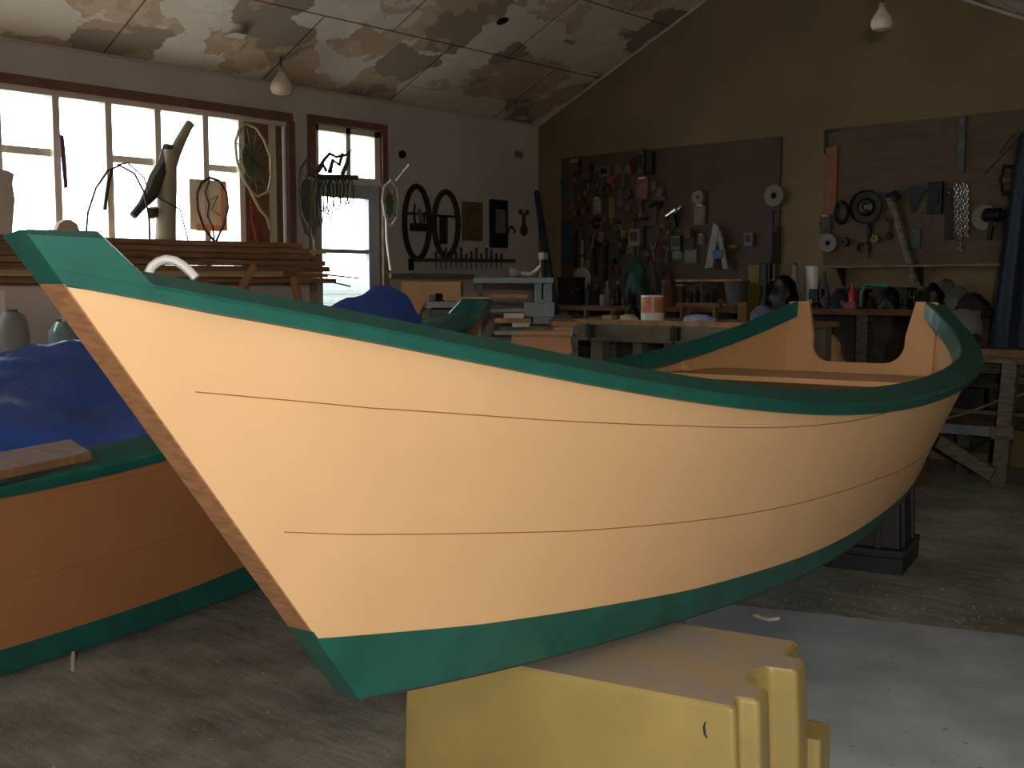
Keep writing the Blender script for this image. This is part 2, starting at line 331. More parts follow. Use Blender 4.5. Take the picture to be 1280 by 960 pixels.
class Hull:
    def __init__(s, sc=1, zs=1):
        s.sc, s.zs = sc, zs
    def at(s, t, side):
        t = np.atleast_1d(np.array(t, float)); p = P0
        S = np.stack([p[5]+(p[6]-p[5])*t, bsp([HB0]+p[7:13], t)*side, bsp(p[13:20], t)], 1)
        C = np.stack([p[4]*t, bsp([HB0]+p[20:26], t)*side, bsp([0]+p[26:32], t)], 1)
        m = np.array([s.sc, s.sc, s.sc*s.zs]); return S*m, C*m
    def frame(s, t, side):
        t = np.atleast_1d(np.array(t, float)); S, C = s.at(t, side); f = S-C; f /= np.linalg.norm(f, axis=1)[:, None]
        S2, _ = s.at(np.minimum(t+.004, 1), side); S1, _ = s.at(np.maximum(t-.004, 0), side); T = S2-S1; T /= np.linalg.norm(T, axis=1)[:, None]
        n = np.cross(T, f); n /= np.linalg.norm(n, axis=1)[:, None]; n *= np.sign(n[:, 1]*side)[:, None]
        return S, C, f, n
VB = ([0, .05, .1, .2, .3, .4, .5, .6, .65, .7, .75, .8, 1], [.82, .832, .845, .857, .87, .866, .868, .873, .876, .885, .9, .92, .96])
S1 = ([.022, .05, .1, .2, .3, .4, .5, .56, .6], [.221, .221, .218, .192, .158, .137, .11, .083, .06])
S2_ = ([.02, .05, .1, .2, .3, .4, .5, .6, .66, .75, .9, .995], [.541, .552, .558, .564, .553, .537, .518, .52, .554, .58, .60, .61])
def clampy(P, side, m=.001):
    P = P.copy(); P[:, 1] = np.where(P[:, 1]*side < m, m*side, P[:, 1]); return P
def make_dory(root, sc, zs, notch=True, TAN=TAN):
    H = Hull(sc, zs); n_ = 56; t = np.concatenate([[0, .006, .012, .018, .024, .03, .04], np.linspace(.05, 1, n_)])
    th = .012
    for side in (-1, 1):
        S, C, f, n = H.frame(t, side); vb = np.interp(t, *VB)
        def surf(v, off): return S*(1-v[:, None])+C*v[:, None]+n*off-f*(np.where(v <= 0, .006, 0)[:, None])
        for nm, va, vc, m, o1 in (('side_planking', 0*t, vb, TAN, 0), ('bottom_band', vb, 0*t+1, GREEN, .0015)):
            A = [surf(va*(1-q)+vc*q, o1) for q in np.linspace(0, 1, 7)]; B = [clampy(surf(va*(1-q)+vc*q, -th), side) for q in np.linspace(0, 1, 7)]
            o = MB().shell(A, B).build(nm, m, root); o.data.materials.append(INTAN); nf = 6*(len(t)-1)
            for q in range(nf, 2*nf): o.data.polygons[q].material_index = 1
        for T_, V_ in (S1, S2_):
            tt = np.linspace(T_[0], T_[-1], 60); vv = np.interp(tt, T_, V_); Ss, Cs, ff, nn = H.frame(tt, side)
            Pm = Ss*(1-vv[:, None])+Cs*vv[:, None]
            MB().shell([Pm+nn*.0014-ff*.0012*sc, Pm+nn*.0014+ff*.0012*sc], [Pm-nn*.002-ff*.0012*sc, Pm-nn*.002+ff*.0012*sc]).build('plank_seam', SEAM, root)
        # gunwale
        ro = np.interp(t, [0, .012, .05], [.002, .008, .028])*sc; ri = .072*sc; do = .042*sc; di = .08*sc
        ch = .007*sc
        sec = [(ro, -ch), (ro, -do+.004), (ro-.004, -do), (ro*0+.0012, -do), (ro*0+.0012, -.004), (ro*0-.013, -.004), (ro*0-.013, -di), (ro*0-ri, -di), (ro*0-ri, -ch), (ro*0-ri+ch, 0), (ro-ch, 0)]
        rings = []
        for a, b2 in sec:
            b2 = np.broadcast_to(b2, t.shape); rings.append(clampy(S+n*a[:, None]+f*b2[:, None], side))
        rings.append(rings[0]); G = np.stack(rings, 1); mb = MB(); k = len(sec)
        vs = G[:, :k].reshape(-1, 3); fs = [(i*k+j, i*k+(j+1) % k, (i+1)*k+(j+1) % k, (i+1)*k+j) for i in range(len(t)-1) for j in range(k)]
        fs += [tuple(range(k)), tuple((len(t)-1)*k+j for j in range(k))]
        mb.add(vs, fs, False).build('gunwale', GREEN, root)
        # raised block over the sheer at the stem
        tb = np.array([0, .006, .012, .018, .0255, .033]); Sb, Cb, fb, nb_ = H.frame(tb, side); rb = np.interp(tb, [0, .012, .05], [.002, .008, .028])*sc
        zt_ = (Sb[0]+fb[0]*.062*sc)[2]; base = Sb-fb*.006; hb = (zt_-base[:, 2])/fb[:, 2]; hb[-1] = .002
        A = [clampy(base+nb_*(rb+.0006)[:, None], side), clampy(base+nb_*(rb+.0006)[:, None]+fb*hb[:, None], side)]
        B = [clampy(base-nb_*.03*sc, side), clampy(base-nb_*.03*sc+fb*hb[:, None], side)]
        o = MB().shell(A, B).build('bow_block', GREEN, root); o.data.polygons.foreach_set('use_smooth', [False]*len(o.data.polygons))
        # frames inside
        for tf in (.2, .36, .52, .68, .84):
            Sf, Cf, ff, nf = H.frame([tf, tf+.0095], side)
            A = [[Sf[q]*(1-v)+Cf[q]*v-nf[q]*.012 for q in (0, 1)] for v in (.02, .25, .5, .75, .97)]
            B = [[Sf[q]*(1-v)+Cf[q]*v-nf[q]*(.035 if v < .1 else .045)*sc for q in (0, 1)] for v in (.02, .25, .5, .75, .97)]
            MB().shell(A, B).build('rib', INTAN, root)
    # bottom
    tt = np.linspace(0, 1, 50); _, Cl = H.at(tt, -1); _, Cr = H.at(tt, 1); ex = np.array([0, -.001, 0])
    A = [Cl-ex, Cr+ex]; B = [Cl-ex-[0, 0, .006], Cr+ex-[0, 0, .006]]
    MB().shell(A, B).build('bottom_board', DKLINE, root)
    # stem
    Sa, Ca, fa, na = H.frame([0], 1); top = Sa[0]+fa[0]*.062*sc; bot = Ca[0]-fa[0]*.012; hb = HB0*sc
    def stem_piece(p, q, nm, m, e=0):
        mb = MB(); back = np.array([.05*sc, 0, .01]); fr = np.array([-.003*sc, 0, 0])
        vs = []
        for P in (p, q):
            P = np.array([P[0], 0, P[2]])
            for dx, w in ((fr, hb-.001+e), (fr*.0+[.003, 0, 0], hb+.001+e), (back, hb*.5)):
                vs += [P+dx+[0, w, 0], P+dx-[0, w, 0]]
        o = [0, 2, 4, 5, 3, 1]; fs = [tuple(o), tuple(i+6 for i in o)]+[(o[i], o[(i+1) % 6], o[(i+1) % 6]+6, o[i]+6) for i in range(6)]
        mb.add(vs, fs).build(nm, m, root, bevel=.002)
    L_ = np.linalg.norm(Sa[0]-Ca[0])
    ptop = Sa[0]-fa[0]*.036*sc; pb = Ca[0]*.80+Sa[0]*.20
    stem_piece(ptop, pb, 'stem', STEMW); stem_piece(top, ptop, 'stem_cap', GREEN, .0005); stem_piece(pb, bot, 'stem_foot', GREEN, .0005)
    # breasthook between the rails at the bow
    tb = np.linspace(.02, .075, 8); Sp, _, fp, np_ = H.frame(tb, 1); Sq, _, fq, nq = H.frame(tb, -1)
    a = clampy(Sp-np_*.05*sc-fp*.012, 1); b2 = clampy(Sq-nq*.05*sc-fq*.012, -1)
    mid = (a+b2)/2; A = [a, a*.5+mid*.5+[0, 0, .012], mid+[0, 0, .018], b2*.5+mid*.5+[0, 0, .012], b2]; B = [p-[0, 0, .02] for p in A]
    MB().shell(A, B).build('breasthook', GREEN, root)
    # transom with motor notch
    Sn, Cn, _, _ = H.frame([1.0], -1); Sf, Cf, _, _ = H.frame([1.0], 1)
    Sn, Cn, Sf, Cf = Sn[0], Cn[0], Sf[0], Cf[0]
    upv = ((Sn+Sf)-(Cn+Cf))/2; Hh = np.linalg.norm(upv); upv /= Hh; hs = abs(Sn[1]-Sf[1])/2; hc = abs(Cn[1]-Cf[1])/2; cen = (Cn+Cf)/2
    e = .03*sc; nx = np.cross([0, 1, 0], upv); nx = nx/np.linalg.norm(nx); nx = nx*np.sign(nx[0])
    def Q(a, h): return cen+np.array([0, a, 0])+upv*h
    pts = [(-hc, 0), (-hs, Hh), ]
    if notch:
        nd_ = .30*sc; nwt = hs*.72; nwb = hs*.62; r = .095*sc; ft = Hh+.004
        def arc(cx, cy, a0, a1): return [(cx+r*math.cos(math.radians(q)), cy+r*math.sin(math.radians(q))) for q in np.linspace(a0, a1, 7)]
        pts += [(-nwt, ft), (-nwb-.0, Hh-nd_*.55)]+arc(-nwb+r, Hh-nd_+r, 180, 270)+arc(nwb-r, Hh-nd_+r, 270, 360)+[(nwb, Hh-nd_*.55), (nwt, ft)]
    pts += [(hs, Hh), (hc, 0)]
    # split in left post, right post, lower board to keep faces planar and convex
    mb = MB(); lw = [Q(a, h) for a, h in pts]; n = len(pts); ex = -nx*e
    o = len(mb.v); mb.v += [tuple(p) for p in lw]+[tuple(p+ex) for p in lw]
    mb.f += [tuple(range(n)), tuple(range(n, 2*n))[::-1]]+[(i, (i+1) % n, n+(i+1) % n, n+i) for i in range(n)]; mb.sm += [False]*(n+2)
    mb.build('transom', INTAN, root)
    # aft seat
    ts = np.array([.80, .84, .90]); v = .20
    Sp, Cp, _, npp = H.frame(ts, 1); A1 = Sp*(1-v)+Cp*v-npp*.016; A2 = A1*[1, -1, 1]; zt_ = A1[:, 2].mean(); A1[:, 2] = zt_; A2[:, 2] = zt_
    MB().shell([A1, A2], [A1-[0, 0, .022], A2-[0, 0, .022]]).build('seat', INTAN, root)
    ts = np.array([.40, .46]); v = .35
    Sp, Cp, _, npp = H.frame(ts, 1); A1 = Sp*(1-v)+Cp*v-npp*.016; A2 = A1*[1, -1, 1]; zt_ = A1[:, 2].mean(); A1[:, 2] = zt_; A2[:, 2] = zt_
    MB().shell([A1, A2], [A1-[0, 0, .022], A2-[0, 0, .022]]).build('seat', INTAN, root)
    return H
def boat_rz(yaw): d = RT*math.sin(yaw)+FW*math.cos(yaw); return math.atan2(d[1], d[0])
d1r = thing('dory', 'freshly painted tan dory with green gunwales propped on a yellow box, nearest the viewer', 'boat', W(*P0[:3]), boat_rz(P0[3]))
H1 = make_dory(d1r, 1, 1)
q2 = [-0.764, 5.656, 0.082, 3.866, 1.25, 0.970]
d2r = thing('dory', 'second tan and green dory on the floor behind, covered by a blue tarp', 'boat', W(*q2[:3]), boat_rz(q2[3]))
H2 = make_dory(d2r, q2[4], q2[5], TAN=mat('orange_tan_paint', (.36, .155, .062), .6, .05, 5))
M1 = np.array(root_matrix(d1r)); M2 = np.array(root_matrix(d2r))
def b2w(M, p): return (M@np.array([*p, 1.]))[:3]
# blocks under second dory
def block(p, s, rz, label):
    o = MB().box((0, 0, s[2]/2), s).build('wooden_block', WOOD, bevel=.004); o.location = p; o.rotation_euler = (0, 0, rz); tag(o, label, 'block'); return o
# ------------------------------------------------------------------ yellow moulded box under the bow
BT = .388
cz = GZ(918, 885, BT); back = GZ(1006, 808, BT); fr = GZ(640, 832, BT)
e1 = (fr-cz)*[1, 1, 0]; e1 /= np.linalg.norm(e1); e2 = np.cross(e1, UP)
if e2@(back-cz) < 0: e2 = -e2
Lx = None
for s_ in np.linspace(.3, 2, 1701):                      # length where the left corner falls under the boat at px 510
    p = cz+e1*s_; d = p-CAM; px = 640+FOC*(d@RT)/(d@FW*math.cos(PITCH)-(d@UP)*math.sin(PITCH))
    if px < 509: Lx = s_; break
Wy = .56
YBOX = mat('mustard_plastic', (.33, .255, .09), .45, .10, 5, bump=.03)
ytop = mat('worn_box_top', (.36, .33, .31), .75, .22, 7, col2=(.34, .27, .17), bump=.05)
yb = thing('moulded_box', 'mustard yellow moulded plastic box holding up the bow of the front dory', 'box', (*((cz+e1*Lx/2+e2*Wy/2)[:2]), 0), 0)
def PB(a, b, z): return np.array([*(cz+e1*a+e2*b)[:2], z])
def rounded(poly, r, n=4):
    out = []; m = len(poly)
    for i in range(m):
        p0, p1, p2 = [np.array(poly[(i+k) % m], float) for k in (-1, 0, 1)]
        a = p0-p1; b = p2-p1; la = np.linalg.norm(a); lb = np.linalg.norm(b); rr = min(r, la*.45, lb*.45); a = a/la*rr; b = b/lb*rr
        for k in range(n+1):
            t = k/n; out.append(p1+a*(1-t)**2+b*t**2)
    return out
plan = [(0, 0), (Lx, 0), (Lx, Wy), (0, Wy), (0, Wy-.0), (.0, .40), (-.045, .395), (-.045, .335), (.0, .33), (.02, .26), (.02, .16), (0, .135), (-.035, .13), (-.035, .065), (0, .06)]
plan = [(0, 0), (Lx, 0), (Lx, Wy), (0, Wy), (0, .425), (-.055, .42), (-.055, .325), (.012, .315), (.03, .26), (.03, .19), (.0, .165), (-.035, .16), (-.035, .075), (.012, .07), (.012, .045), (0, .03)]
rp = rounded(plan, .014)
mb = MB()
def ringz(z, sh): 
    c = np.array([Lx/2, Wy/2]); out = []
    for p in rp: d = p-c; out.append(PB(*(c+d*(1-sh/np.abs(d).max())), z))
    return out
levels = [(0, -.012), (.21, -.008), (BT-.014, 0), (BT-.005, .003), (BT, .012)]
vs = []; n = len(rp)
for z, sh in levels: vs += ringz(z, sh)
fs = [(i*n+k, i*n+(k+1) % n, (i+1)*n+(k+1) % n, (i+1)*n+k) for i in range(len(levels)-1) for k in range(n)]+[tuple(range(n))[::-1]]
mb.add(vs, fs, True).build('body', YBOX, yb, world=True)
tp = ringz(BT, .012); MB().prism([p+[0, 0, -.002] for p in tp], (0, 0, .0028)).build('top_face', ytop, yb, world=True)
fl_ = MB(); fl_.prism([PB(*p, .0) for p in rounded([(-.09, .44), (-.09, Wy), (.0, Wy), (.0, .44)], .015)], (0, 0, .17)); fl_.build('foot_flange', YBOX, yb, world=True)
# scuffs
def proj(P):
    d = np.array(P)-CAM; X = d@RT; Y = d@FW; Z = d[2]; dd = Y*math.cos(PITCH)-Z*math.sin(PITCH); v = Y*math.sin(PITCH)+Z*math.cos(PITCH)
    return 640+FOC*X/dd, 480-FOC*v/dd
nrm = -e2
def on_front(px, py): return hit(px, py, nrm, (cz+nrm*.0035)@nrm)
p = [on_front(882, 902), on_front(880, 908), on_front(881, 917), on_front(884, 923)]
MB().tube(p, [.0012, .003, .003, .0012], 6).build('scuff_mark', mat('blue_ink', (.01, .015, .06)), yb, world=True)
# ------------------------------------------------------------------ black crate under the stern
c0 = GZ(1128, 720, 0); cr_ = GZ(1159, 683, 0); a2 = cr_-c0; a2 /= np.linalg.norm(a2); a1 = np.cross(UP, a2)
if a1@RT > 0: a1 = -a1
kr = thing('black_crate', 'black moulded crate on the floor under the stern of the front dory', 'crate', (*((c0+a1*.3+a2*.22)[:2]), 0), 0)
def PC(a, b, z): return np.array([*(c0+a1*a+a2*b)[:2], z])
def tier(z0, z1, i0, i1, LX=.62, LY=.44, m=None):
    def q(i, z): return [PC(i, i, z), PC(LX-i, i, z), PC(LX-i, LY-i, z), PC(i, LY-i, z)]
    m.add(q(i0, z0)+q(i1, z1), [(3, 2, 1, 0), (4, 5, 6, 7), (0, 1, 5, 4), (1, 2, 6, 5), (2, 3, 7, 6), (3, 0, 4, 7)])
zc_ = b2w(M1, H1.at([.9], -1)[1][0])[2]-.02
m = MB(); tier(0, .075, 0, .0, m=m); tier(.082, .115, -.004, -.004, m=m); tier(.075, .082, .006, .006, m=m); m.build('rim', BLACK, kr, world=True, bevel=.004)
m = MB(); tier(.115, zc_, .02, .035, m=m); m.build('body', BLACK, kr, world=True, bevel=.008)
for a in (.12, .3, .48): MB().bar(PC(a, .017, .115), PC(a, .028, zc_-.02), .03, .02).build('side_rib', BLACK, kr, world=True, bevel=.003)
for b in (.1, .34): MB().bar(PC(.017, b, .115), PC(.028, b, zc_-.02), .03, .02).build('side_rib', BLACK, kr, world=True, bevel=.003)
zs_ = b2w(M1, H1.at([.97], -1)[1][0])[2]
# ------------------------------------------------------------------ blue tarp over the second dory
def tarp_material():
    m, nd, L, b = nodes_mat('blue_tarp'); b.inputs['Base Color'].default_value = (.012, .045, .24, 1); b.inputs['Roughness'].default_value = .42
    tc = nd.new('ShaderNodeTexCoord'); v = nd.new('ShaderNodeTexNoise'); v.inputs['Scale'].default_value = 3.5; v.inputs['Detail'].default_value = 5; v.inputs['Distortion'].default_value = .3
    L.new(tc.outputs['Object'], v.inputs[0]); bp = nd.new('ShaderNodeBump'); bp.inputs['Strength'].default_value = .6; bp.inputs['Distance'].default_value = .04; L.new(v.outputs[0], bp.inputs['Height']); L.new(bp.outputs[0], b.inputs['Normal'])
    cr = ramp(nd, [(.3, (.014, .050, .24)), (.62, (.022, .080, .38)), (.8, (.06, .14, .44))]); L.new(v.outputs[0], cr.inputs[0]); L.new(cr.outputs[0], b.inputs['Base Color'])
    return m
def build_tarp():
    sc = q2[4]; xs = np.linspace(-.31, 4.1, 90); G = []
    rx = [-.42, -.31, -.13, .02, .20, .6, 1.0, 1.52, 2.2, 2.8, 3.4, 4.1]; rz_ = [1.24, 1.32, 1.375, 1.30, 1.24, 1.16, 1.12, 1.11, 1.09, 1.06, 1.02, 1.0]
    from mathutils import noise
    for x in xs:
        # sheer at this x
        t = np.clip((x/sc-P0[5])/(P0[6]-P0[5]), 0, 1); S, C, f, n = H2.frame([t], 1); S = S[0]; b = max(S[1]-.10, .05); zs = S[2]+.005+(.0 if b < .3 else .0)
        zr_ = np.interp(x, rx, rz_)-q2[2]; row = []
        for k in range(49):
            u = k/24-1; y = u*b*1.0; h = (1-abs(u)**1.15); z = zs+(zr_-zs)*h
            if abs(u) > .96: z = zs-.0+.012
            e = (1-abs(u)**6)
            w = noise.noise(Vector((x*2.2, y*2, 3)))*.06+abs(noise.noise(Vector((x*5+y*4, y*5-x*3, 9))))*.03-abs(noise.noise(Vector((x*11-y*6, y*9, 2))))*.018
            row.append((x, y, z+w*e*(1.0 if x > .4 else .8)))
        G.append(row)
    G = np.array(G); B = G-[0, 0, .002]
    o = MB().shell(G, B).build('blue_tarp', tarp_material()); o.location = d2r.location; o.rotation_euler = d2r.rotation_euler
    tag(o, 'crumpled blue plastic tarp tented over the second dory', 'tarp')
build_tarp()
# tan board standing in the second dory's bow beside the tarp end
a = AT(527, 371, 6.1); b = AT(509, 408, 6.0); d = (b-a)/np.linalg.norm(b-a)
MB().bar(a, a+d*.62, .055, .02, up=FW).build('plywood_brace', LEATHER, world=True, bevel=.002)
tag(bpy.data.objects['plywood_brace'], 'narrow tan board leaning at the far end of the blue tarp', 'board')
# brown board lying on the rail of the second dory
zB = .845
P_ = [GZ(-150, 604, zB), GZ(88, 558, zB), GZ(115, 575, zB), GZ(-150, 633, zB)]
o = MB().prism(P_, (0, 0, .024)).build('loose_board', BROWNW, world=True, bevel=.002); tag(o, 'dark brown board lying across the near rail of the tarped dory', 'board')
o = MB().lathe([(.006, 0), (.008, .002), (.004, .005)], GZ(30, 577, zB+.024), UP, 8)
# white hoop on the bow of the front dory
pts = [AT(x, y, 2.35) for x, y in [(186, 341), (190, 333), (198, 327), (208, 324), (219, 326), (229, 332), (238, 340), (245, 348)]]
o = MB().tube(pts, .012, 10, flat=.8).build('white_hoop', WHITE, world=True); tag(o, 'small white plastic hoop standing inside the bow of the front dory', 'hoop')
# ------------------------------------------------------------------ floor details
sheet = MB().prism([GZ(868, 752, .004), GZ(1420, 812, .004), GZ(1500, 1300, .004), GZ(640, 1300, .004)][::-1], (0, 0, .006)).build('floor_sheet', mat('bluegrey_floor_paint', (.35, .42, .50), .7, .22, 3, col2=(.46, .53, .60), bump=.05), world=True)
tag(sheet, 'smooth blue-grey painted sheet on the floor to the right of the yellow box', 'floor sheet')
def flakes(name, n, fn, m, label, zz=.004):
    mb = MB()
    for _ in range(n):
        px, py, s = fn(); p = GZ(px, py, zz); a = random.random()*6.28; l = s*(.5+random.random()); w = l*(.15+.35*random.random()); u = np.array([math.cos(a), math.sin(a), 0]); v = np.array([-u[1], u[0], 0])
        q = [p-u*l-v*w, p+u*l-v*w, p+u*l+v*w, p-u*l+v*w]; q[1] = q[1]+[0, 0, .006*random.random()]; q[2] = q[2]+[0, 0, .006*random.random()]
        mb.prism(q, (0, 0, .0012))
    o = mb.build(name, m, world=True); tag(o, label, 'wood shavings', kind='stuff')
def fa():
    while 1:
        x = random.uniform(880, 1400); y = random.uniform(590, 800)
        if random.random() < (.3+.7*math.exp(-((y-765)/25)**2)+.5*math.exp(-((y-600)/15)**2)): return x, y, .0065
flakes('wood_shavings', 420, fa, mat('pale_shavings', (.36, .30, .19), .8, .3, 30), 'pale wood shavings scattered over the floor right of the front dory', .004)
def fb(): return random.uniform(-100, 520), random.uniform(740, 1000), .004
flakes('sawdust_crumbs', 260, fb, mat('sawdust', (.26, .24, .17), .9, .3, 30), 'fine sawdust crumbs on the dark floor left of the yellow box')
def fc(): return random.uniform(1040, 1400), random.uniform(800, 1000), .006
flakes('sheet_crumbs', 40, fc, mat('sawdust', (.26, .24, .17)), 'few wood crumbs on the blue-grey floor sheet', .0105)
p = GZ(91, 838, 0); o = MB().tube([p, p+[.004, 0, .05], p+[.0, .004, .068]], [.009, .008, .006], 7).build('wood_stub', BONE, world=True); tag(o, 'short pale stub of wood upright on the floor by the tarped dory', 'stub')
p = GZ(958, 772, .01); o = MB().prism([p+[-.05, -.02, 0], p+[.03, -.04, 0], p+[.055, .01, 0], p+[.01, .045, 0], p+[-.04, .03, 0]], (0, 0, .012)).build('plaster_chip', mat('plaster', (.45, .45, .38), .9, .2, 30), world=True); tag(o, 'pale flat chip of plaster on the floor behind the yellow box', 'chip')
# ------------------------------------------------------------------ lath bundle in front of the windows
yR = lambda px: hit(px, 330, (1, 0, 0), .55)[1]
LABS = ['long dark wooden strip in the bundle under the window strip']
shell_l = [('near', .78), ('far', .34)]
k = 0
proto = None
for i in range(63):
    row = i//9; x = .32+.058*(i % 9)+(.02 if row % 2 else 0); layer = row/6; z = 1.405+.0435*row+random.uniform(-.003, .003)
    y1 = yR(random.choice([330, 350, 365, 385, 385, 392, 400])-50*layer*random.random()); y0 = -8.6-random.random()*.6
    wd_, hg = random.choice([.030, .040, .048]), random.choice([.028, .034, .038])
    sag = -.012; nn_ = 8
    P = [np.array([x+random.uniform(-.02, .02)*0, y0+(y1-y0)*q/nn_, z+sag*math.sin(math.pi*q/nn_)]) for q in range(nn_+1)]
    m = MB()
    for q in range(nn_): m.bar(P[q], P[q+1], wd_, hg)
    # closed ribbon rather than separate bars
    m = MB(); vs = []
    for p in P: vs += [p+[-wd_/2, 0, -hg/2], p+[wd_/2, 0, -hg/2], p+[wd_/2, 0, hg/2], p+[-wd_/2, 0, hg/2]]
    fs = [(q*4+a, q*4+(a+1) % 4, q*4+4+(a+1) % 4, q*4+4+a) for q in range(nn_) for a in range(4)]+[(3, 2, 1, 0), tuple(nn_*4+a for a in range(4))]
    m.add(vs, fs)
    o = m.build('wooden_strip', LATHP if i % 7 == 3 else LATHW, world=True)
    tag(o, 'pale new wooden strip in the bundle of strips under the windows' if i % 7 == 3 else 'dark brown wooden strip in the bundle of strips under the windows', 'wooden strip', 'pale strips in the bundle under the windows' if i % 7 == 3 else 'dark strips in the bundle under the windows')
for j, (px, py, px2, py2, lab) in enumerate([(320, 338, 450, 348, 'thin stick end reaching over the lower door pane, upper of two'), (330, 336, 438, 358, 'thin stick end reaching over the lower door pane, lower of two')]):
    a = hit(px, py, (1, 0, 0), .6); b = hit(px2, py2, (1, 0, 0), .6); a0 = a+(a-b)*2.0; a0[2] = a[2]+.01
    o = MB().tube([a0, a, (a+b)/2+[0, 0, .012], b], [.01, .009, .008, .006], 6).build('thin_stick', LATHP, world=True); tag(o, lab, 'stick')
# rack arms carrying the bundle
for yy, lab in ((-7.9, 'wooden rack arm under the strip bundle, farther from the door'), (-6.1, 'wooden rack arm under the middle of the strip bundle'), (yR(330)-.7, 'wooden rack arm under the strip bundle, nearest the door')):
    r_ = thing('rack_arm', lab, 'rack arm', (0, yy, 1.2)); 
    MB().bar((.0, yy, 1.355), (.86, yy, 1.355), .05, .05).build('arm', GREYW, r_, world=True); MB().bar((.02, yy, .95), (.6, yy, 1.34), .04, .04).build('brace', GREYW, r_, world=True)
# torn wood by the bundle end
for j, (a, b, w) in enumerate([((300, 362), (318, 332), .05), ((372, 372), (366, 346), .05)]):
    A = hit(*a, (1, 0, 0), .95); B = hit(*b, (1, 0, 0), .95)
    o = MB().bar(A-(B-A)*((A[2]-.02)/(B[2]-A[2])), B, w, .02, up=(1, 0, 0)).build('board_offcut', LEATHER, world=True); tag(o, ['reddish board offcut leaning below the strip bundle, left one', 'reddish board offcut leaning below the strip bundle, right one'][j], 'offcut')
# ------------------------------------------------------------------ things in and around the windows
def LP(px, py, off=.35): return hit(px, py, (1, 0, 0), off)
def ppt(pts, off=.35): return [LP(x, y, off) for x, y in pts]
def sz(px, off=.35): return 1.0/FOC*abs((LP(px, 250, off)-CAM)@FW)
# driftwood sculpture
r_ = thing('driftwood_figure', 'driftwood branch figure with a pale trunk and dark crossing limb before the windows', 'driftwood', LP(207, 300)); s1 = sz(207)
MB().tube(ppt([(207, 305), (208, 270), (210, 235), (212, 205), (213, 188)]), [13*s1, 12*s1, 11*s1, 9*s1, 8*s1], 10).build('trunk', BONE, r_, world=True)
MB().tube(ppt([(213, 205), (218, 192), (226, 175), (234, 160), (238, 154)]), [9*s1, 8*s1, 7*s1, 6*s1, 6*s1], 8).build('upper_limb', BONE, r_, world=True)
MB().tube(ppt([(212, 182), (208, 205), (196, 225), (188, 243), (178, 256), (166, 270)], .32), [8*s1, 11*s1, 11*s1, 9*s1, 6*s1, 5*s1], 8).build('lower_limb', BARK, r_, world=True)
MB().tube(ppt([(199, 262), (190, 266), (187, 272)], .32), [4*s1, 8*s1, 3*s1], 7).build('knot', BARK, r_, world=True)
# arched canes
for j, (pts, rr, lab) in enumerate([([(107, 300), (110, 265), (120, 235), (135, 213), (150, 207), (168, 217), (180, 240), (186, 270), (187, 300)], 1.0, 'tall thin bent cane arch before the third window pane'), ([(140, 211), (136, 225), (133, 245), (131, 262)], 1.6, 'short dark cane hanging inside the bent cane arch'), ([(146, 206), (160, 204), (180, 222), (186, 240), (225, 262), (235, 300)], .8, 'thin dark cane sweeping from the arch behind the driftwood figure')]):
    o = MB().tube(ppt(pts, .5), rr*1.3*sz(150), 6).build('bent_cane', RUBBER, world=True); tag(o, lab, 'cane')
# teardrop hoop with knotted cord and orange card
r_ = thing('teardrop_hoop', 'dark teardrop hoop hanging over the orange card at the window', 'hoop', LP(265, 300)); s1 = sz(265)
hp = [(268, 302), (255, 285), (247, 262), (246, 242), (252, 228), (262, 222), (274, 226), (283, 240), (285, 260), (280, 280), (270, 302)]
MB().tube(ppt(hp, .3), 1.8*s1, 6, closed=True).build('rim', RUBBER, r_, world=True)
MB().tube(ppt([(262, 224), (256, 240), (261, 255), (259, 270), (266, 285), (268, 300)], .3), 1.2*s1, 6).build('cord', BARK, r_, world=True)
MB().tube(ppt([(263, 250), (273, 244), (264, 262), (276, 270)], .3), .6*s1, 5).build('tie', BARK, r_, world=True)
a, b = LP(238, 223, .02), LP(286, 289, .02); r_ = thing('orange_card', 'square card with orange and purple edges stuck in the window behind the hoop', 'card', (a+b)/2)
MB().box((.0, (a[1]+b[1])/2, (a[2]+b[2])/2), (.006, abs(b[1]-a[1]), abs(a[2]-b[2]))).build('sheet', mat('card_cream', (.75, .62, .45), .8), r_, world=True)
m = MB(); 
m.box((.004, b[1]-.03, (a[2]+b[2])/2), (.006, .05, abs(a[2]-b[2]))); m.build('orange_stripe', mat('orange_ink', (.7, .28, .12), .8), r_, world=True)
MB().box((.004, (a[1]+b[1])/2, b[2]+.02), (.006, abs(b[1]-a[1])-.1, .05)).build('lower_stripe', mat('orange_ink', (.7, .28, .12)), r_, world=True)
# rounded wood block, grey board at far left
q = [LP(x, y, .74) for x, y in [(64, 300), (66, 288), (70, 279), (76, 275), (84, 275), (92, 280), (95, 288), (95, 300)]]
o = MB().prism(q, (.05, 0, 0)).build('rounded_block', mat('peach_wood', (.55, .40, .26), .7), world=True, bevel=.004); tag(o, 'pale round-topped wooden block standing on the strip bundle', 'block')
q = [LP(x, y, .4) for x, y in [(-14, 300), (-14, 208), (8, 214), (15, 218), (13, 230), (16, 250), (12, 300)]]
o = MB().prism(q, (.03, 0, 0)).build('jagged_board', mat('pale_board', (.42, .38, .33), .8), world=True); tag(o, 'pale jagged board end leaning at the left window edge', 'board')
# torn purple-brown strip hanging on second mullion
q = [LP(x, y, .03) for x, y in [(74, 168), (79, 170), (82, 200), (84, 234), (80, 236), (77, 205)]]
o = MB().prism(q, (.01, 0, 0)).build('torn_strip', mat('magenta_strip', (.10, .04, .08), .7), world=True); tag(o, 'torn dark strip hanging from the window mullion', 'strip')
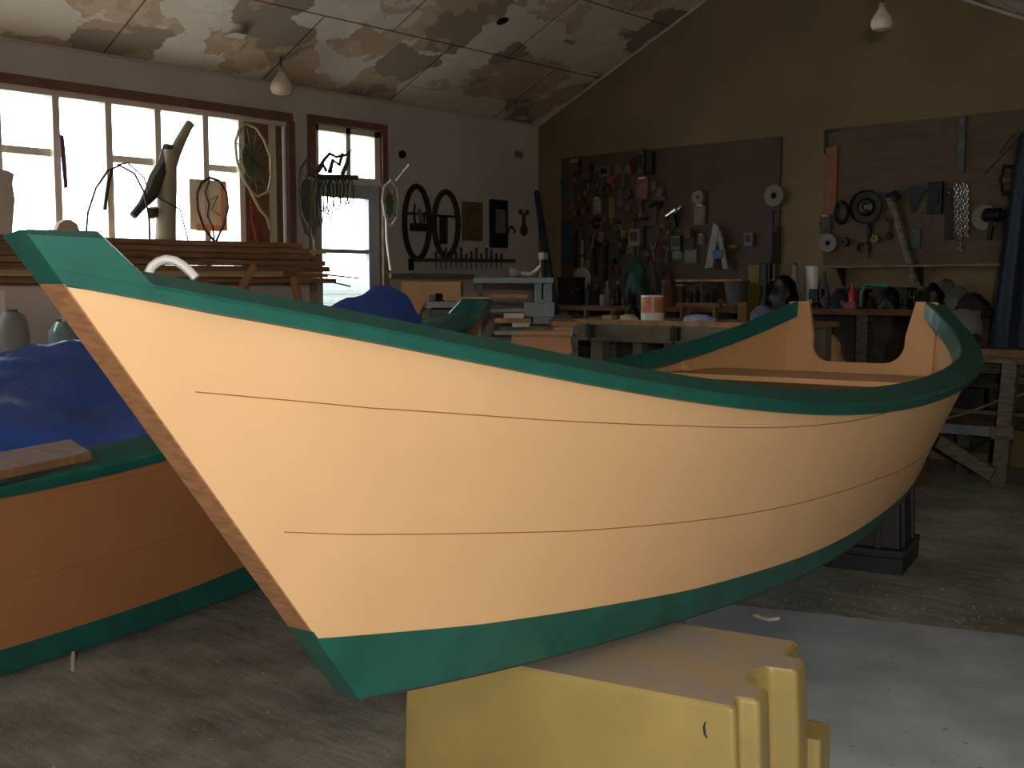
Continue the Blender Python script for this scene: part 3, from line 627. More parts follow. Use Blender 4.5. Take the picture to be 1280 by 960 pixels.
# teardrop net frames
def net_frame(px0, py0, pts, tail, lab, off, m, web=True):
    s1 = sz(px0, off); r_ = thing('landing_net', lab, 'landing net', LP(px0, py0, off))
    P = ppt(pts, off); MB().tube(P, 1.7*s1, 6, closed=True).build('frame', m, r_, world=True)
    MB().tube(ppt(tail, off), [2.2*s1]*len(tail), 6).build('handle', m, r_, world=True)
    if web:
        c = sum(P)/len(P); mb = MB(); Q = [c+(p-c)*.97 for p in P]
        n = len(Q)
        for k in range(n//2): mb.bar(Q[k], Q[n-1-k], .004, .004)
        for k in range(n): mb.bar(Q[k], c+(Q[(k+n//2) % n]-c)*.6, .003, .003)
        mb.build('webbing', OLIVE, r_, world=True); r_.children[-1]['kind'] = 'stuff'
        q = [c+(p-c)*.55+[-.02, 0, -.02] for p in P]; MB().prism(q, (-.004, 0, 0)).build('mesh_bag', mat('grey_green_net', (.10, .12, .07), .8), r_, world=True)
net_frame(318, 200, [(308, 155), (299, 162), (294, 178), (296, 200), (303, 222), (313, 238), (322, 246), (335, 240), (339, 220), (338, 196), (330, 175), (320, 160)], [(313, 238), (325, 262), (334, 272), (338, 286)], 'pale wooden landing net hung at the boarded end of the windows', .25, mat('pale_frame_wood', (.45, .38, .22), .6))
net_frame(386, 240, [(384, 198), (374, 212), (372, 235), (374, 265), (382, 290), (390, 300), (394, 270), (396, 235), (394, 206)], [(388, 285), (391, 305), (392, 322)], 'dark landing net hung on the wall left of the door', .12, DSTEEL)
net_frame(489, 260, [(488, 226), (480, 234), (478, 250), (481, 270), (488, 284), (496, 272), (498, 250), (496, 234)], [(483, 268), (484, 300), (489, 338)], 'thin pale-framed landing net hung right of the door', .12, mat('pale_net_wood', (.42, .40, .34), .6))
a, b = LP(495, 226, .12), LP(511, 206, .2); o = MB().tube([a, b], .008, 6).build('white_rod', WHITE, world=True); tag(o, 'short white rod jutting up from the net right of the door', 'rod')
o = MB().tube(ppt([(314, 250), (318, 275), (324, 300), (328, 330)], .2), [.02, .035, .04, .03], 8, flat=.5).build('red_cloth_strip', mat('faded_red_cloth', (.20, .03, .02), .8, .3), world=True); tag(o, 'faded red strip of cloth hanging below the pale landing net', 'cloth')
# cord rack over the door
r_ = thing('cord_rack', 'dark board over the door hung with coiled cords and small branches', 'rack', LP(420, 222, .1)); a, b = LP(393, 221, .1), LP(447, 222, .1)
MB().bar(a, b, .03, .04).build('rack_board', BARK, r_, world=True)
for k in range(11):
    px = 396+k*4.2; L_ = random.uniform(22, 55) if k > 1 else 60; w = 3+3*random.random()
    pts = [(px+w*math.sin(2*math.pi*q/12), 224+L_/2-L_/2*math.cos(2*math.pi*q/12)) for q in range(12)]
    MB().tube(ppt(pts, .13+.01*(k % 3)), .0055, 5, closed=True).build('cord_loop', RUBBER if k % 3 else OLIVE, r_, world=True)
for j, pts in enumerate([[(395, 216), (405, 200), (412, 192), (420, 196), (432, 194), (440, 187)], [(412, 216), (416, 200), (424, 206), (428, 192)], [(428, 218), (434, 203), (436, 190)], [(398, 214), (404, 206), (408, 214)]]):
    MB().tube(ppt(pts, .12), [.02, .016, .015, .012, .009, .006][:len(pts)], 6).build('branch', BARK, r_, world=True)
# ------------------------------------------------------------------ generic items hung on walls: local x right, -y out, z up
def P2(w, h): return lambda x, z, y=0: (x*w/2, y, z*h/2)
def g_hoop(r_, w, h, m1, m2=None):
    n = 22; MB().tube([(w/2*math.sin(2*math.pi*k/n), -.03, h/2*math.cos(2*math.pi*k/n)*(1 if k < 0 else 1)) for k in range(n)], w*.085, 7, closed=True, flat=1).build('rim', m1, r_)
    MB().bar((-w*.42, -.03, h*.12), (w*.42, -.03, h*.12), .02, .02).build('crossbar', m2 or m1, r_)
def g_disc(r_, w, h, m1, m2=None, hole=.3, d=.05):
    R = w/2; MB().lathe([(R*hole, 0), (R*.96, 0), (R, d*.15), (R, d*.85), (R*.96, d), (R*hole, d), (R*hole, 0)], (0, 0, 0), (0, -1, 0), 28).build('roll', m1, r_)
    MB().lathe([(R*hole*.98, .002), (R*hole*.98, d*.98), (R*hole*.7, d*.98), (R*hole*.7, .002)], (0, 0, 0), (0, -1, 0), 20).build('core', m2 or BLACK, r_)
def g_slab(r_, w, h, m1, m2=None, d=.02):
    MB().box((0, -d/2, 0), (w, d, h)).build('board', m1, r_, bevel=min(.004, w*.1)); MB().lathe([(.004, 0), (.004, .012), (.007, .014), (.006, .017)], (0, -d+.004, h*.42), (0, -1, 0), 8).build('nail', DSTEEL, r_)
def g_wrench(r_, w, h, m1, m2=None):
    MB().plate([(-w*.2, -h*.42), (w*.2, -h*.42), (w*.16, h*.3), (-w*.16, h*.3)], -.004, -.014).build('shaft', m1, r_)
    MB().plate([(-w*.5, h*.3), (-w*.16, h*.24), (w*.16, h*.24), (w*.5, h*.3), (w*.5, h*.5), (w*.2, h*.5), (w*.2, h*.36), (-w*.2, h*.36), (-w*.2, h*.5), (-w*.5, h*.5)], -.002, -.018).build('jaw', m1, r_)
    MB().lathe([(w*.3, 0), (w*.4, .004), (w*.4, .012), (w*.3, .016)], (0, -.001, -h*.43), (0, -1, 0), 12).build('ring', m1, r_)
def g_hammer(r_, w, h, m1, m2=None):
    MB().tube([(0, -.02, -h*.5), (0, -.02, 0), (0, -.02, h*.4)], [w*.13, w*.09, w*.09], 8).build('handle', m2 or WOOD, r_)
    MB().tube([(-w*.5, -.02, h*.34), (-w*.2, -.02, h*.42), (w*.2, -.02, h*.42), (w*.5, -.02, h*.42)], [w*.05, w*.14, w*.14, w*.18], 8).build('head', m1, r_)
def g_saw(r_, w, h, m1, m2=None):
    n = 14; top = [(-w*.12, h*.2), (-w*.1, -h*.5)]; teeth = []
    for k in range(n): z = -h*.5+(h*.7)*k/n; teeth += [(w*(.0+.3*k/n), z), (w*(.06+.3*k/n), z+h*.3/n)]
    MB().plate([(-w*.3, h*.2), (-w*.2, -h*.5)]+teeth+[(w*.34, h*.2)], -.006, -.009).build('blade', m1, r_)
    MB().plate([(-w*.5, h*.2), (w*.4, h*.2), (w*.5, h*.36), (w*.3, h*.5), (-w*.3, h*.5), (-w*.45, h*.4)], -.002, -.022).build('handle', m2 or WOOD, r_)
def g_pliers(r_, w, h, m1, m2=None):
    for s in (-1, 1): MB().tube([(0, -.012, h*.18), (s*w*.4, -.012, 0), (s*w*.45, -.012, -h*.3), (s*w*.3, -.012, -h*.5)], [w*.1, w*.13, w*.12, w*.08], 6).build('grip', m2 or REDB, r_)
    MB().plate([(-w*.25, h*.1), (w*.25, h*.1), (w*.18, h*.4), (0, h*.5), (-w*.18, h*.4)], -.004, -.02).build('jaw', m1, r_)
def g_clamp(r_, w, h, m1, m2=None):
    MB().tube([(w*.4, -.02, -h*.3), (-w*.3, -.02, -h*.35), (-w*.45, -.02, 0), (-w*.3, -.02, h*.35), (w*.4, -.02, h*.3)], w*.11, 6).build('frame', m1, r_)
    MB().tube([(w*.38, -.02, -h*.5), (w*.38, -.02, h*.1)], w*.06, 6).build('screw', m2 or DSTEEL, r_); MB().tube([(w*.18, -.02, -h*.48), (w*.5, -.02, -h*.48)], w*.035, 5).build('handle', m2 or DSTEEL, r_)
def g_bag(r_, w, h, m1, m2=None):
    from mathutils import noise
    G = [[(w/2*u*(1-.12*abs(v)), -.03-.03*(1-u*u)*(1-v*v)-.012*noise.noise(Vector((u*4, v*4, w*30))), h/2*v) for u in np.linspace(-1, 1, 9)] for v in np.linspace(-1, 1, 11)]
    G = np.array(G); B = G.copy(); B[:, :, 1] = -.004; MB().shell(G, B).build('packet', m1, r_)
    MB().box((0, -.03, h*.5), (w*.5, .012, h*.1)).build('header', m2 or PAPER, r_)
def g_tool(r_, w, h, m1, m2=None):   # chisel or screwdriver
    MB().tube([(0, -.02, h*.5), (0, -.02, h*.44), (0, -.02, h*.15), (0, -.02, h*.1)], [w*.25, w*.4, w*.4, w*.28], 8).build('handle', m2 or WOOD, r_)
    MB().bar((0, -.02, h*.12), (0, -.02, -h*.5), w*.3, .01, w2=w*.4, h2=.004).build('blade', m1, r_)
def g_square(r_, w, h, m1, m2=None):
    MB().plate([(-w*.5, -h*.5), (-w*.32, -h*.5), (-w*.32, h*.5), (-w*.5, h*.5)], -.002, -.016).build('stock', m2 or WOOD, r_)
    MB().plate([(-w*.32, h*.38), (w*.5, h*.38), (w*.5, h*.48), (-w*.32, h*.48)], -.006, -.009).build('blade', m1, r_)
def g_block(r_, w, h, m1, m2=None, d=.05):
    MB().box((0, -d/2, 0), (w, d, h)).build('case', m1, r_, bevel=min(.008, w*.12)); MB().box((0, -d-.003, h*.05), (w*.6, .006, h*.5)).build('front_panel', m2 or DARKM, r_)
def g_plane(r_, w, h, m1, m2=None):
    MB().box((0, -.03, -h*.3), (w, .06, h*.25)).build('sole', m1, r_, bevel=.004); MB().tube([(-w*.3, -.03, -h*.2), (-w*.36, -.03, h*.2), (-w*.28, -.03, h*.45)], [w*.07, w*.06, w*.05], 6).build('handle', m2 or WOOD, r_)
    MB().lathe([(w*.04, 0), (w*.08, h*.3), (w*.06, h*.4)], (w*.32, -.03, -h*.18), (0, 0, 1), 10).build('knob', m2 or WOOD, r_); MB().bar((-w*.02, -.03, h*.3), (w*.12, -.03, -h*.2), .03, .012).build('iron', DSTEEL, r_)
def g_coil(r_, w, h, m1, m2=None):
    for k in range(5):
        a = w/2*(1-.07*k); b = h/2*(1-.06*k); MB().tube([(a*math.cos(q*math.pi/9), -.02-.008*(k % 2), b*math.sin(q*math.pi/9)) for q in range(18)], .009, 5, closed=True).build('turn', m1, r_)
    MB().tube([(0, -.03, h*.32), (0, -.05, h*.5), (0, -.01, h*.54)], .008, 5).build('hook', m2 or DSTEEL, r_)
def g_pan(r_, w, h, m1, m2=None):
    R = w/2; MB().lathe([(R*.05, .03), (R*.45, .03), (R*.5, .05), (R*.56, .03), (R*.72, .012), (R*.95, .02), (R, .045), (R, .055), (R*.93, .03)], (0, 0, 0), (0, -1, 0), 32).build('rim', m1, r_)
    MB().lathe([(R*.06, .03), (R*.2, .06), (R*.42, .045)], (0, 0, 0), (0, -1, 0), 24).build('hub', m2 or DSTEEL, r_)
def g_bar(r_, w, h, m1, m2=None):
    MB().tube([(0, -.025, -h/2), (0, -.025, h/2)], w*.35, 8).build('bar', m1, r_); MB().box((0, -.025, h*.42), (w, .04, h*.06)).build('jaw', m2 or DARKM, r_); MB().box((0, -.025, -h*.1), (w, .04, h*.05)).build('jaw', m2 or DARKM, r_)
def g_drill(r_, w, h, m1, m2=None):
    MB().tube([(-w*.45, -.05, h*.25), (-w*.35, -.05, h*.25), (w*.2, -.05, h*.25), (w*.28, -.05, h*.25), (w*.5, -.05, h*.25)], [h*.1, h*.2, h*.2, h*.1, h*.05], 10).build('body', m1, r_)
    MB().bar((-w*.1, -.05, h*.15), (-w*.2, -.05, -h*.45), w*.16, .04, up=(0, 1, 0)).build('grip', m2 or BLACK, r_)
GEN = dict(hoop=g_hoop, roll=g_disc, board=g_slab, wrench=g_wrench, hammer=g_hammer, saw=g_saw, pliers=g_pliers, clamp=g_clamp, packet=g_bag, chisel=g_tool, square=g_square, case=g_block, plane=g_plane, coil=g_coil, pan=g_pan, bar=g_bar, drill=g_drill)
def hang(wall, gen, name, cat, lab, x0, y0, x1, y1, m1, m2=None, rot=0, off=0.0, group=None, **kw):
    f = BW if wall == 'B' else LW
    cx, cy = (x0+x1)/2, (y0+y1)/2; c = f(cx, cy, off); w = np.linalg.norm(f(x1, cy, off)-f(x0, cy, off)); h = np.linalg.norm(f(cx, y1, off)-f(cx, y0, off))
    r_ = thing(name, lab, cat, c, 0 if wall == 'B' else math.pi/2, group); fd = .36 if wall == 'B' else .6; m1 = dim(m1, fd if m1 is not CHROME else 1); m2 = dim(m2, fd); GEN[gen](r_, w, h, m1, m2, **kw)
    if rot: r_.rotation_euler = (0, rot, 0) if wall == 'B' else (0, 0, math.pi/2); 
    return r_
# left wall
hang('L', 'hoop', 'hoop', 'hoop', 'large dark oval hoop with crossbar, left of the pair right of the door', 503, 233, 534, 324, RUBBER, DARKM)
hang('L', 'plane', 'tool_bundle', 'tool', 'dark tools hanging inside the left oval hoop', 512, 254, 531, 292, DARKM, DARKM, off=.03)
hang('L', 'hoop', 'hoop', 'hoop', 'large dark oval hoop, right of the pair right of the door', 540, 240, 570, 320, BARK, BARK)
hang('L', 'board', 'flat_stick', 'stick', 'short dark stick slanting inside the right oval hoop', 549, 270, 558, 305, BARK, off=.02, rot=0)
hang('L', 'board', 'wooden_plaque', 'board', 'plain brown wooden board hung on the grey wall', 577, 253, 599, 301, mat('plaque_wood', (.20, .13, .055), .7, .2), d=.05)
hang('L', 'case', 'dark_case', 'case', 'tall black hanging frame right of the brown board', 611, 250, 631, 310, BLACK, GREYP)
hang('L', 'pliers', 'pliers', 'pliers', 'small dark pliers hanging right of the black frame', 633, 282, 643, 291, DARKM)
hang('L', 'wrench', 'thin_wrench', 'wrench', 'thin dull wrench hung near the corner of the grey wall', 648, 262, 660, 290, DSTEEL)
hang('L', 'roll', 'wall_socket', 'socket', 'small black round fitting on the grey wall above the nets', 498, 189, 505, 197, BLACK, BLACK, d=.03)
hang('L', 'board', 'small_plate', 'plate', 'small black plate on the wall below the left oval hoop', 510, 323, 516, 338, BLACK)
rk = thing('tool_rack', 'long dark wooden tool rack low on the grey wall', 'rack', LW(580, 330)); a, b = LW(520, 325, .06), LW(640, 326, .06)
MB().bar(a, b, .1, .03).build('shelf', BARK, rk, world=True); MB().bar(LW(486, 345, .05), LW(590, 346, .05), .06, .05).build('lower_rail', GREYW, rk, world=True)
for k in range(14):
    px = 545+k*6.3; hgt = random.choice([9, 12, 16, 18]); c = LW(px, 324, .06)
    r_ = thing('chisel', 'dark-handled chisel standing in the tool rack on the grey wall', 'chisel', c, math.pi/2, 'chisels in the tool rack on the grey wall'); s1 = .0062
    MB().tube([(0, 0, .0), (0, 0, .01), (0, 0, hgt*s1*.9), (0, 0, hgt*s1)], [.008, .014, .014, .008], 7).build('handle', BLACK if k % 3 else BARK, r_); MB().bar((0, 0, 0), (0, 0, -.09), .014, .004).build('blade', DSTEEL, r_)
a, b = LW(671, 240, .05), LW(694, 392, .75); o = MB().tube([a, b], [.03, .045], 8).build('leaning_pole', DKBLUE, world=True); tag(o, 'dark pole leaning in the corner of the two walls', 'pole')
hang('L', 'board', 'light_switch', 'light switch', 'small pale plate high on the grey wall near the corner', 643, 189, 652, 197, GREYP)
# pegboards
def board_on_back(name, x0, x1, ya, yb_, m, lab, px_m):
    a = BW(x0, px_m); b = BW(x1, px_m); zt = BW(x0, ya)[2]; zb = BW(x0, yb_)[2]
    o = MB().box(((a[0]+b[0])/2, -.012, (zt+zb)/2), (b[0]-a[0], .02, zt-zb)).build(name, m, world=True); tag(o, lab, 'tool board'); return zt, zb
board_on_back('tool_board', 703, 975, 198, 372, PEG, 'dark brown tool board on the back wall, left one', 300)
board_on_back('tool_board', 1032, 1380, 162, 334, PEG2, 'plywood tool board on the back wall, right one', 250)
O = .022
B = 'B'
# left board: (generator, name, category, label, box, materials)
rows = [
('board', 'wood_pattern', 'pattern', 'small pale pattern at the top left corner of the left tool board', (713, 199, 723, 204), CREAM, None),
('roll', 'small_ring', 'ring', 'tiny bright ring near the left edge of the left tool board', (717, 213, 723, 219), DSTEEL, None),
('wrench', 'adjustable_wrench', 'wrench', 'greenish wrench on the left edge of the left tool board', (701, 226, 710, 243), TEAL, None),
('clamp', 'spring_clamp', 'clamp', 'pale curved clamp at the upper left of the left tool board', (727, 224, 738, 238), DSTEEL, None),
('chisel', 'rasp', 'rasp', 'dark rasp under the top edge, first from the left board edge', (724, 200, 729, 222), DARKM, BARK),
('chisel', 'rasp', 'rasp', 'long dark rasp right of the pale curved clamp', (738, 205, 744, 228), DARKM, BARK),
('case', 'hand_sander', 'sander', 'grey hand sander high on the left tool board', (752, 208, 765, 222), GREYP, DARKM),
('coil', 'wire_coil', 'coil', 'pale wire coil left of the orange tool', (752, 229, 762, 246), DSTEEL, None),
('drill', 'orange_tool', 'tool', 'dull orange pistol-shaped tool on the left tool board', (764, 218, 778, 238), ORANGE, ORANGE),
('board', 'yellow_stick', 'ruler', 'short yellow wooden ruler under the orange tool', (762, 246, 769, 273), YELLOW, None),
('board', 'grey_whetstone', 'whetstone', 'pale grey whetstone beside the yellow ruler', (773, 237, 780, 259), GREYP, None),
('packet', 'picture_card', 'card', 'greyish card left of the yellow ruler', (743, 248, 753, 268), PAPER, None),
('packet', 'pink_card', 'card', 'pink and white card in the middle of the left tool board', (797, 223, 812, 249), PINK, None),
('board', 'red_strip', 'strip', 'thin reddish strip left of the bright hanging frame', (788, 196, 795, 217), REDB, None),
('case', 'steel_frame', 'frame', 'bright steel frame hanging at the top edge of the left tool board', (800, 187, 808, 219), DSTEEL, BLACK),  # hanging steel frame, not a bracket
('case', 'black_case', 'case', 'black case right of the bright steel frame', (810, 190, 819, 218), BLACK, BLACK),
('roll', 'washer', 'washer', 'small grey washer under the pink card', (784, 240, 792, 247), DSTEEL, None),
('packet', 'tan_tag', 'tag', 'tiny tan tag below the whetstone', (782, 258, 789, 264), CARD, None),
('chisel', 'file', 'file', 'narrow file on the left tool board, first of three by the left edge', (723, 262, 727, 285), DSTEEL, BARK),
('chisel', 'file', 'file', 'narrow file on the left tool board, second of three by the left edge', (729, 260, 733, 284), DSTEEL, WOOD),
('chisel', 'file', 'file', 'narrow file on the left tool board, third of three by the left edge', (735, 258, 739, 282), DSTEEL, BARK),
('board', 'blue_strip', 'board', 'long teal-blue board at the left edge of the left tool board', (704, 277, 714, 330), BLUEP, None),
('bar', 'bar_clamp', 'bar clamp', 'dark bar clamp right of the teal-blue board', (718, 288, 724, 334), DARKM, None),
('bar', 'bar_clamp', 'bar clamp', 'long pale-shafted bar clamp above the round paddle', (726, 286, 732, 342), DSTEEL, None),
('saw', 'hand_saw', 'saw', 'dark hand saw hanging low on the left tool board', (738, 290, 754, 345), DARKM, BARK),
('bar', 'bar_clamp', 'bar clamp', 'black bar clamp right of the dark hand saw', (755, 300, 762, 352), BLACK, None),
('board', 'long_plank', 'board', 'long grey slat in the middle of the left tool board', (764, 288, 774, 332), GREYW, None),
('packet', 'yellow_card', 'card', 'small yellow-green card beside the grey slat', (778, 290, 785, 298), YELLOW, None),
('case', 'picture_holder', 'frame', 'pale wooden frame with dark middle low on the left tool board', (789, 286, 803, 308), CREAM, REDB),
('packet', 'cloth_bag', 'cap', 'grey cap-shaped bag under the pale wooden frame', (784, 308, 795, 320), GREYP, None),
('square', 'try_square', 'square', 'dark try square beside the pale wooden frame', (806, 282, 816, 312), DARKM, BARK),
('hammer', 'hammer', 'hammer', 'hammer with thin handle left of the chrome vise', (813, 254, 829, 281), DARKM, WOOD),
('saw', 'back_saw', 'saw', 'flat green-handled saw above the hammer', (818, 245, 834, 262), DARKM, GREEN),
('drill', 'chrome_tool', 'tool', 'shiny chrome and black tool tilted on the left tool board', (836, 258, 861, 284), CHROME, BLACK),
('roll', 'tape_roll', 'tape', 'pale round tape above a card on the left tool board', (868, 237, 883, 257), CREAM, CREAM),
('packet', 'instruction_card', 'card', 'pale grey card under the round tape', (869, 257, 883, 281), PAPER, None),
('packet', 'pink_tag', 'tag', 'small pale pink tag left of the white triangle', (874, 293, 882, 306), PAPER, None),
('chisel', 'awl', 'awl', 'dark awl left of the pale pink tag', (867, 288, 872, 312), DARKM, BLACK),
('case', 'blue_box', 'box', 'small blue and black box at the right side of the left tool board', (933, 291, 944, 308), BLUECL, BLACK),
('packet', 'yellow_label', 'label', 'thin yellow label left of the small blue box', (913, 307, 924, 312), YELLOW, None),
('case', 'green_bottle_holder', 'holder', 'dark green holder among the clutter of the left tool board', (842, 294, 854, 314), GREEN, DARKM),
('packet', 'white_packet', 'packet', 'pale packet low on the left board, left of the red-banded one', (842, 315, 855, 325), PAPER, None),
('packet', 'red_banded_packet', 'packet', 'pale packet with a red band low on the left tool board', (857, 312, 873, 330), PAPER, RED),
('pliers', 'pliers', 'pliers', 'red-gripped pliers hanging low at the middle of the left board', (765, 322, 776, 345), DARKM, REDB),
('wrench', 'box_wrench', 'wrench', 'dull wrench, left of two under the try square', (806, 312, 812, 338), DSTEEL, None),
('wrench', 'box_wrench', 'wrench', 'dull wrench, right of two under the try square', (815, 304, 821, 332), DSTEEL, None),
('plane', 'block_plane', 'plane', 'small hand plane near the middle of the left tool board', (792, 264, 812, 276), DARKM, WOOD),
('clamp', 'c_clamp', 'clamp', 'dark c-shaped clamp above the dark hand saw', (741, 272, 755, 286), DARKM, None),
('pliers', 'tin_snips', 'snips', 'yellowish-gripped snips beside the yellow-green card', (769, 276, 779, 290), DARKM, YELLOW),
('coil', 'cord_coil', 'coil', 'brown cord coil just right of the grey slat', (776, 298, 786, 318), BARK, None),
('board', 'reddish_board', 'panel', 'purplish narrow panel right of the wrenches', (824, 300, 832, 322), REDB, None),
('roll', 'masking_tape', 'tape', 'cream tape roll on the right edge of the left tool board', (958, 232, 983, 258), CREAM, DARKM),
('square', 'bracket', 'bracket', 'dark bracket under the cream tape roll', (965, 262, 976, 283), DARKM, DARKM),
('board', 'wooden_batten', 'slat', 'tall dark slat at the right edge of the left tool board', (966, 284, 976, 330), BARK, None),
# right board
('square', 'carpenter_square', 'square', 'long framing square with orange-brown blade at the left edge of the right board', (1031, 162, 1049, 192), BLACK, BLACK),
('board', 'orange_level', 'level', 'long orange-brown wooden level at the left edge of the right board', (1033, 184, 1047, 268), ORANGE, None),
('coil', 'cord_loop', 'loop', 'dark open loop right of the orange-brown level', (1044, 252, 1062, 280), BLACK, None),
('packet', 'hardware_bag', 'bag', 'pale bag of hardware under the orange-brown level', (1026, 270, 1040, 292), GREYP, None),
('roll', 'large_tape', 'tape', 'cream ring of tape low at the left of the right board', (1027, 292, 1049, 316), CREAM, BLACK),
('pan', 'hub_cap', 'pan', 'round grey dished metal disc on the right tool board', (1065, 238, 1105, 280), DARKM, DSTEEL),
('roll', 'small_pulley', 'pulley', 'small dark pulley right of the cream tape ring', (1051, 294, 1063, 311), DARKM, BLACK),
('pliers', 'side_cutters', 'pliers', 'bright-jawed cutters below the round grey disc', (1072, 298, 1089, 314), DSTEEL, BLACK),
('chisel', 'long_driver', 'screwdriver', 'long dark screwdriver below the round grey disc', (1084, 280, 1091, 322), DARKM, BLACK),
('roll', 'yellow_disc', 'disc', 'small yellowish disc right of the long screwdriver', (1091, 293, 1101, 304), YELLOW, None),
('saw', 'black_saw', 'saw', 'large black saw hung in the middle of the right tool board', (1130, 232, 1160, 266), BLACK, BLACK),
('case', 'black_machine', 'machine', 'black machine case right of the large black saw', (1161, 228, 1180, 268), BLACK, DARKM),
('board', 'steel_ruler', 'ruler', 'long pale steel rule at the top of the right tool board', (1199, 146, 1207, 216), DSTEEL, None),
('wrench', 'hook_tool', 'tool', 'dark curved tool left of the slanting bar', (1107, 272, 1119, 296), DARKM, None),
('board', 'green_board', 'panel', 'small dark green panel behind the slanting bar', (1138, 286, 1151, 312), GREEN, None),
('roll', 'sanding_disc', 'disc', 'large pale sanding disc at the right of the tool board', (1217, 252, 1250, 292), CREAM, DARKM),
('drill', 'circular_saw', 'saw', 'black power saw hanging over the pale sanding disc', (1229, 258, 1264, 302), BLACK, BLACK),
('clamp', 'c_clamp', 'clamp', 'black c-shaped clamp under the slanting rods', (1250, 200, 1276, 250), BLACK, None),
('board', 'brown_batten', 'slat', 'short brown slat across the top of the black clamp', (1236, 223, 1275, 230), WOOD, None),
('board', 'black_strip', 'strip', 'tall black strip left of the glittering chain', (1182, 236, 1192, 300), BLACK, None),
]
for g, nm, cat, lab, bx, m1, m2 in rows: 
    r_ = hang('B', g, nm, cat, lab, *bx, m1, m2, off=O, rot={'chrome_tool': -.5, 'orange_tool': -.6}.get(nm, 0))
def copy_tree(o, parent=None):
    c = o.copy(); COL.objects.link(c)
    if parent is not None: c.parent = parent
    for ch in list(o.children): copy_tree(ch, c)
    return c
LT = 'small dim hand tool in the crowd on the left half of the left tool board'
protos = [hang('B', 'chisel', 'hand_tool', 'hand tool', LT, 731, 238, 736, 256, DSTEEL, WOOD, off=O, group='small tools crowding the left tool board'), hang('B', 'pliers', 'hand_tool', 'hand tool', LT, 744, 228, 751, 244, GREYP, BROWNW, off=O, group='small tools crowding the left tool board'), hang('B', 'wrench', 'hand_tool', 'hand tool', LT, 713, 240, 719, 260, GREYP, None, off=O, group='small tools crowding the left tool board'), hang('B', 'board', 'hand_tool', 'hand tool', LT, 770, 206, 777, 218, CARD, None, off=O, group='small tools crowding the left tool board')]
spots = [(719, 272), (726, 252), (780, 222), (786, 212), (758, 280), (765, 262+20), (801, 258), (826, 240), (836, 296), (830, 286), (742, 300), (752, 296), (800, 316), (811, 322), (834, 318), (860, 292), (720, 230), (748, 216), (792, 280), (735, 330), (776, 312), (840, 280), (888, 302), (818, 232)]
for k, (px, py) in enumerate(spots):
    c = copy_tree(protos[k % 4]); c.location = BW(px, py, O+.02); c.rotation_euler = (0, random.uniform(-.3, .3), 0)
# glittering chain of links
r_ = thing('chain_saw_chain', 'bright glittering bundle of chain hanging on the right tool board', 'chain', BW(1202, 270, O))
for i in range(4):
    for k in range(14 if i != 1 else 18):
        c = BW(1195+i*4.5, 232+k*4.6+(i % 2)*2, O+.02); n = 8
        MB().tube([c+[.014*math.cos(2*math.pi*q/n)*(1 if k % 2 else .5), -.004*math.sin(q), .020*math.sin(2*math.pi*q/n)] for q in range(n)], .0035, 5, closed=True).build('link', CHROME, r_, world=True)
MB().bar(BW(1209.5, 231, O+.01), BW(1209.5, 296, O+.01), .012, .006).build('side_strip', CHROME, r_, world=True)
# slanting poles on the right board
for nm, pts, r, m1, lab in [('slanting_bar', [(1112, 247), (1122, 275), (1133, 315), (1144, 352)], .03, GREYW, 'thick grey bar slanting down the right tool board'), ('thin_rod', [(1280, 165), (1255, 192), (1230, 218)], .006, BLACK, 'thin black rod slanting at the upper right, lower of two'), ('thin_rod', [(1268, 167), (1258, 180), (1250, 192)], .008, BLACK, 'thin black rod slanting at the upper right, upper of two'),
    ('hanging_cord', [(1165, 268), (1162, 290), (1168, 310), (1150, 318)], .005, BLACK, 'black cord curling below the black machine case'), ('hanging_cord', [(1152, 266), (1156, 300), (1166, 330), (1170, 340)], .004, DARKM, 'thin cord hanging below the large black saw'), ('black_ball', [(1110, 246), (1118, 243), (1122, 250)], .035, BLACK, 'black knob at the top of the slanting grey bar')]:
    o = MB().tube([BW(x, y, O+.04) for x, y in pts], r, 8).build(nm, m1, world=True); tag(o, lab, nm.split('_')[-1])
# round paddle, white triangle frame
r_ = thing('round_paddle', 'grey round-bladed paddle hanging low on the left tool board', 'paddle', BW(728, 345, O+.02)); R = np.linalg.norm(BW(739, 345, O)-BW(717, 345, O))/2
MB().lathe([(R*.9, 0), (R, .004), (R, .012), (R*.9, .016)], BW(728, 348, O+.03), (0, -1, 0), 24).build('blade', GREYP, r_, world=True); MB().tube([BW(728, 338, O+.03), BW(728, 300, O+.03)], .012, 7).build('shaft', GREYP, r_, world=True)
r_ = thing('tapering_frame', 'white tapering frame standing against the left tool board', 'frame', BW(895, 335, .1))  # plain tapering frame on two legs, nothing folds
q = lambda x, y: BW(x, y, .09)
MB().prism([q(894, 279), q(900, 284), q(893, 334), q(883, 336)], (0, -.03, 0)).build('left_leg', WHITE if 0 else GREYP, r_, world=True); MB().prism([q(896, 281), q(902, 290), q(911, 336), q(905, 336)], (0, -.02, 0)).build('right_leg', GREYP, r_, world=True)
MB().prism([q(893, 296), q(905, 296), q(905, 302), q(893, 302)], (0, -.025, 0)).build('crosspiece', GREYP, r_, world=True); MB().prism([q(893, 313), q(905, 312), q(906, 322), q(894, 324)], (0, -.035, 0)).build('blue_pad', mat('pad_blue', (.06, .12, .2)), r_, world=True)
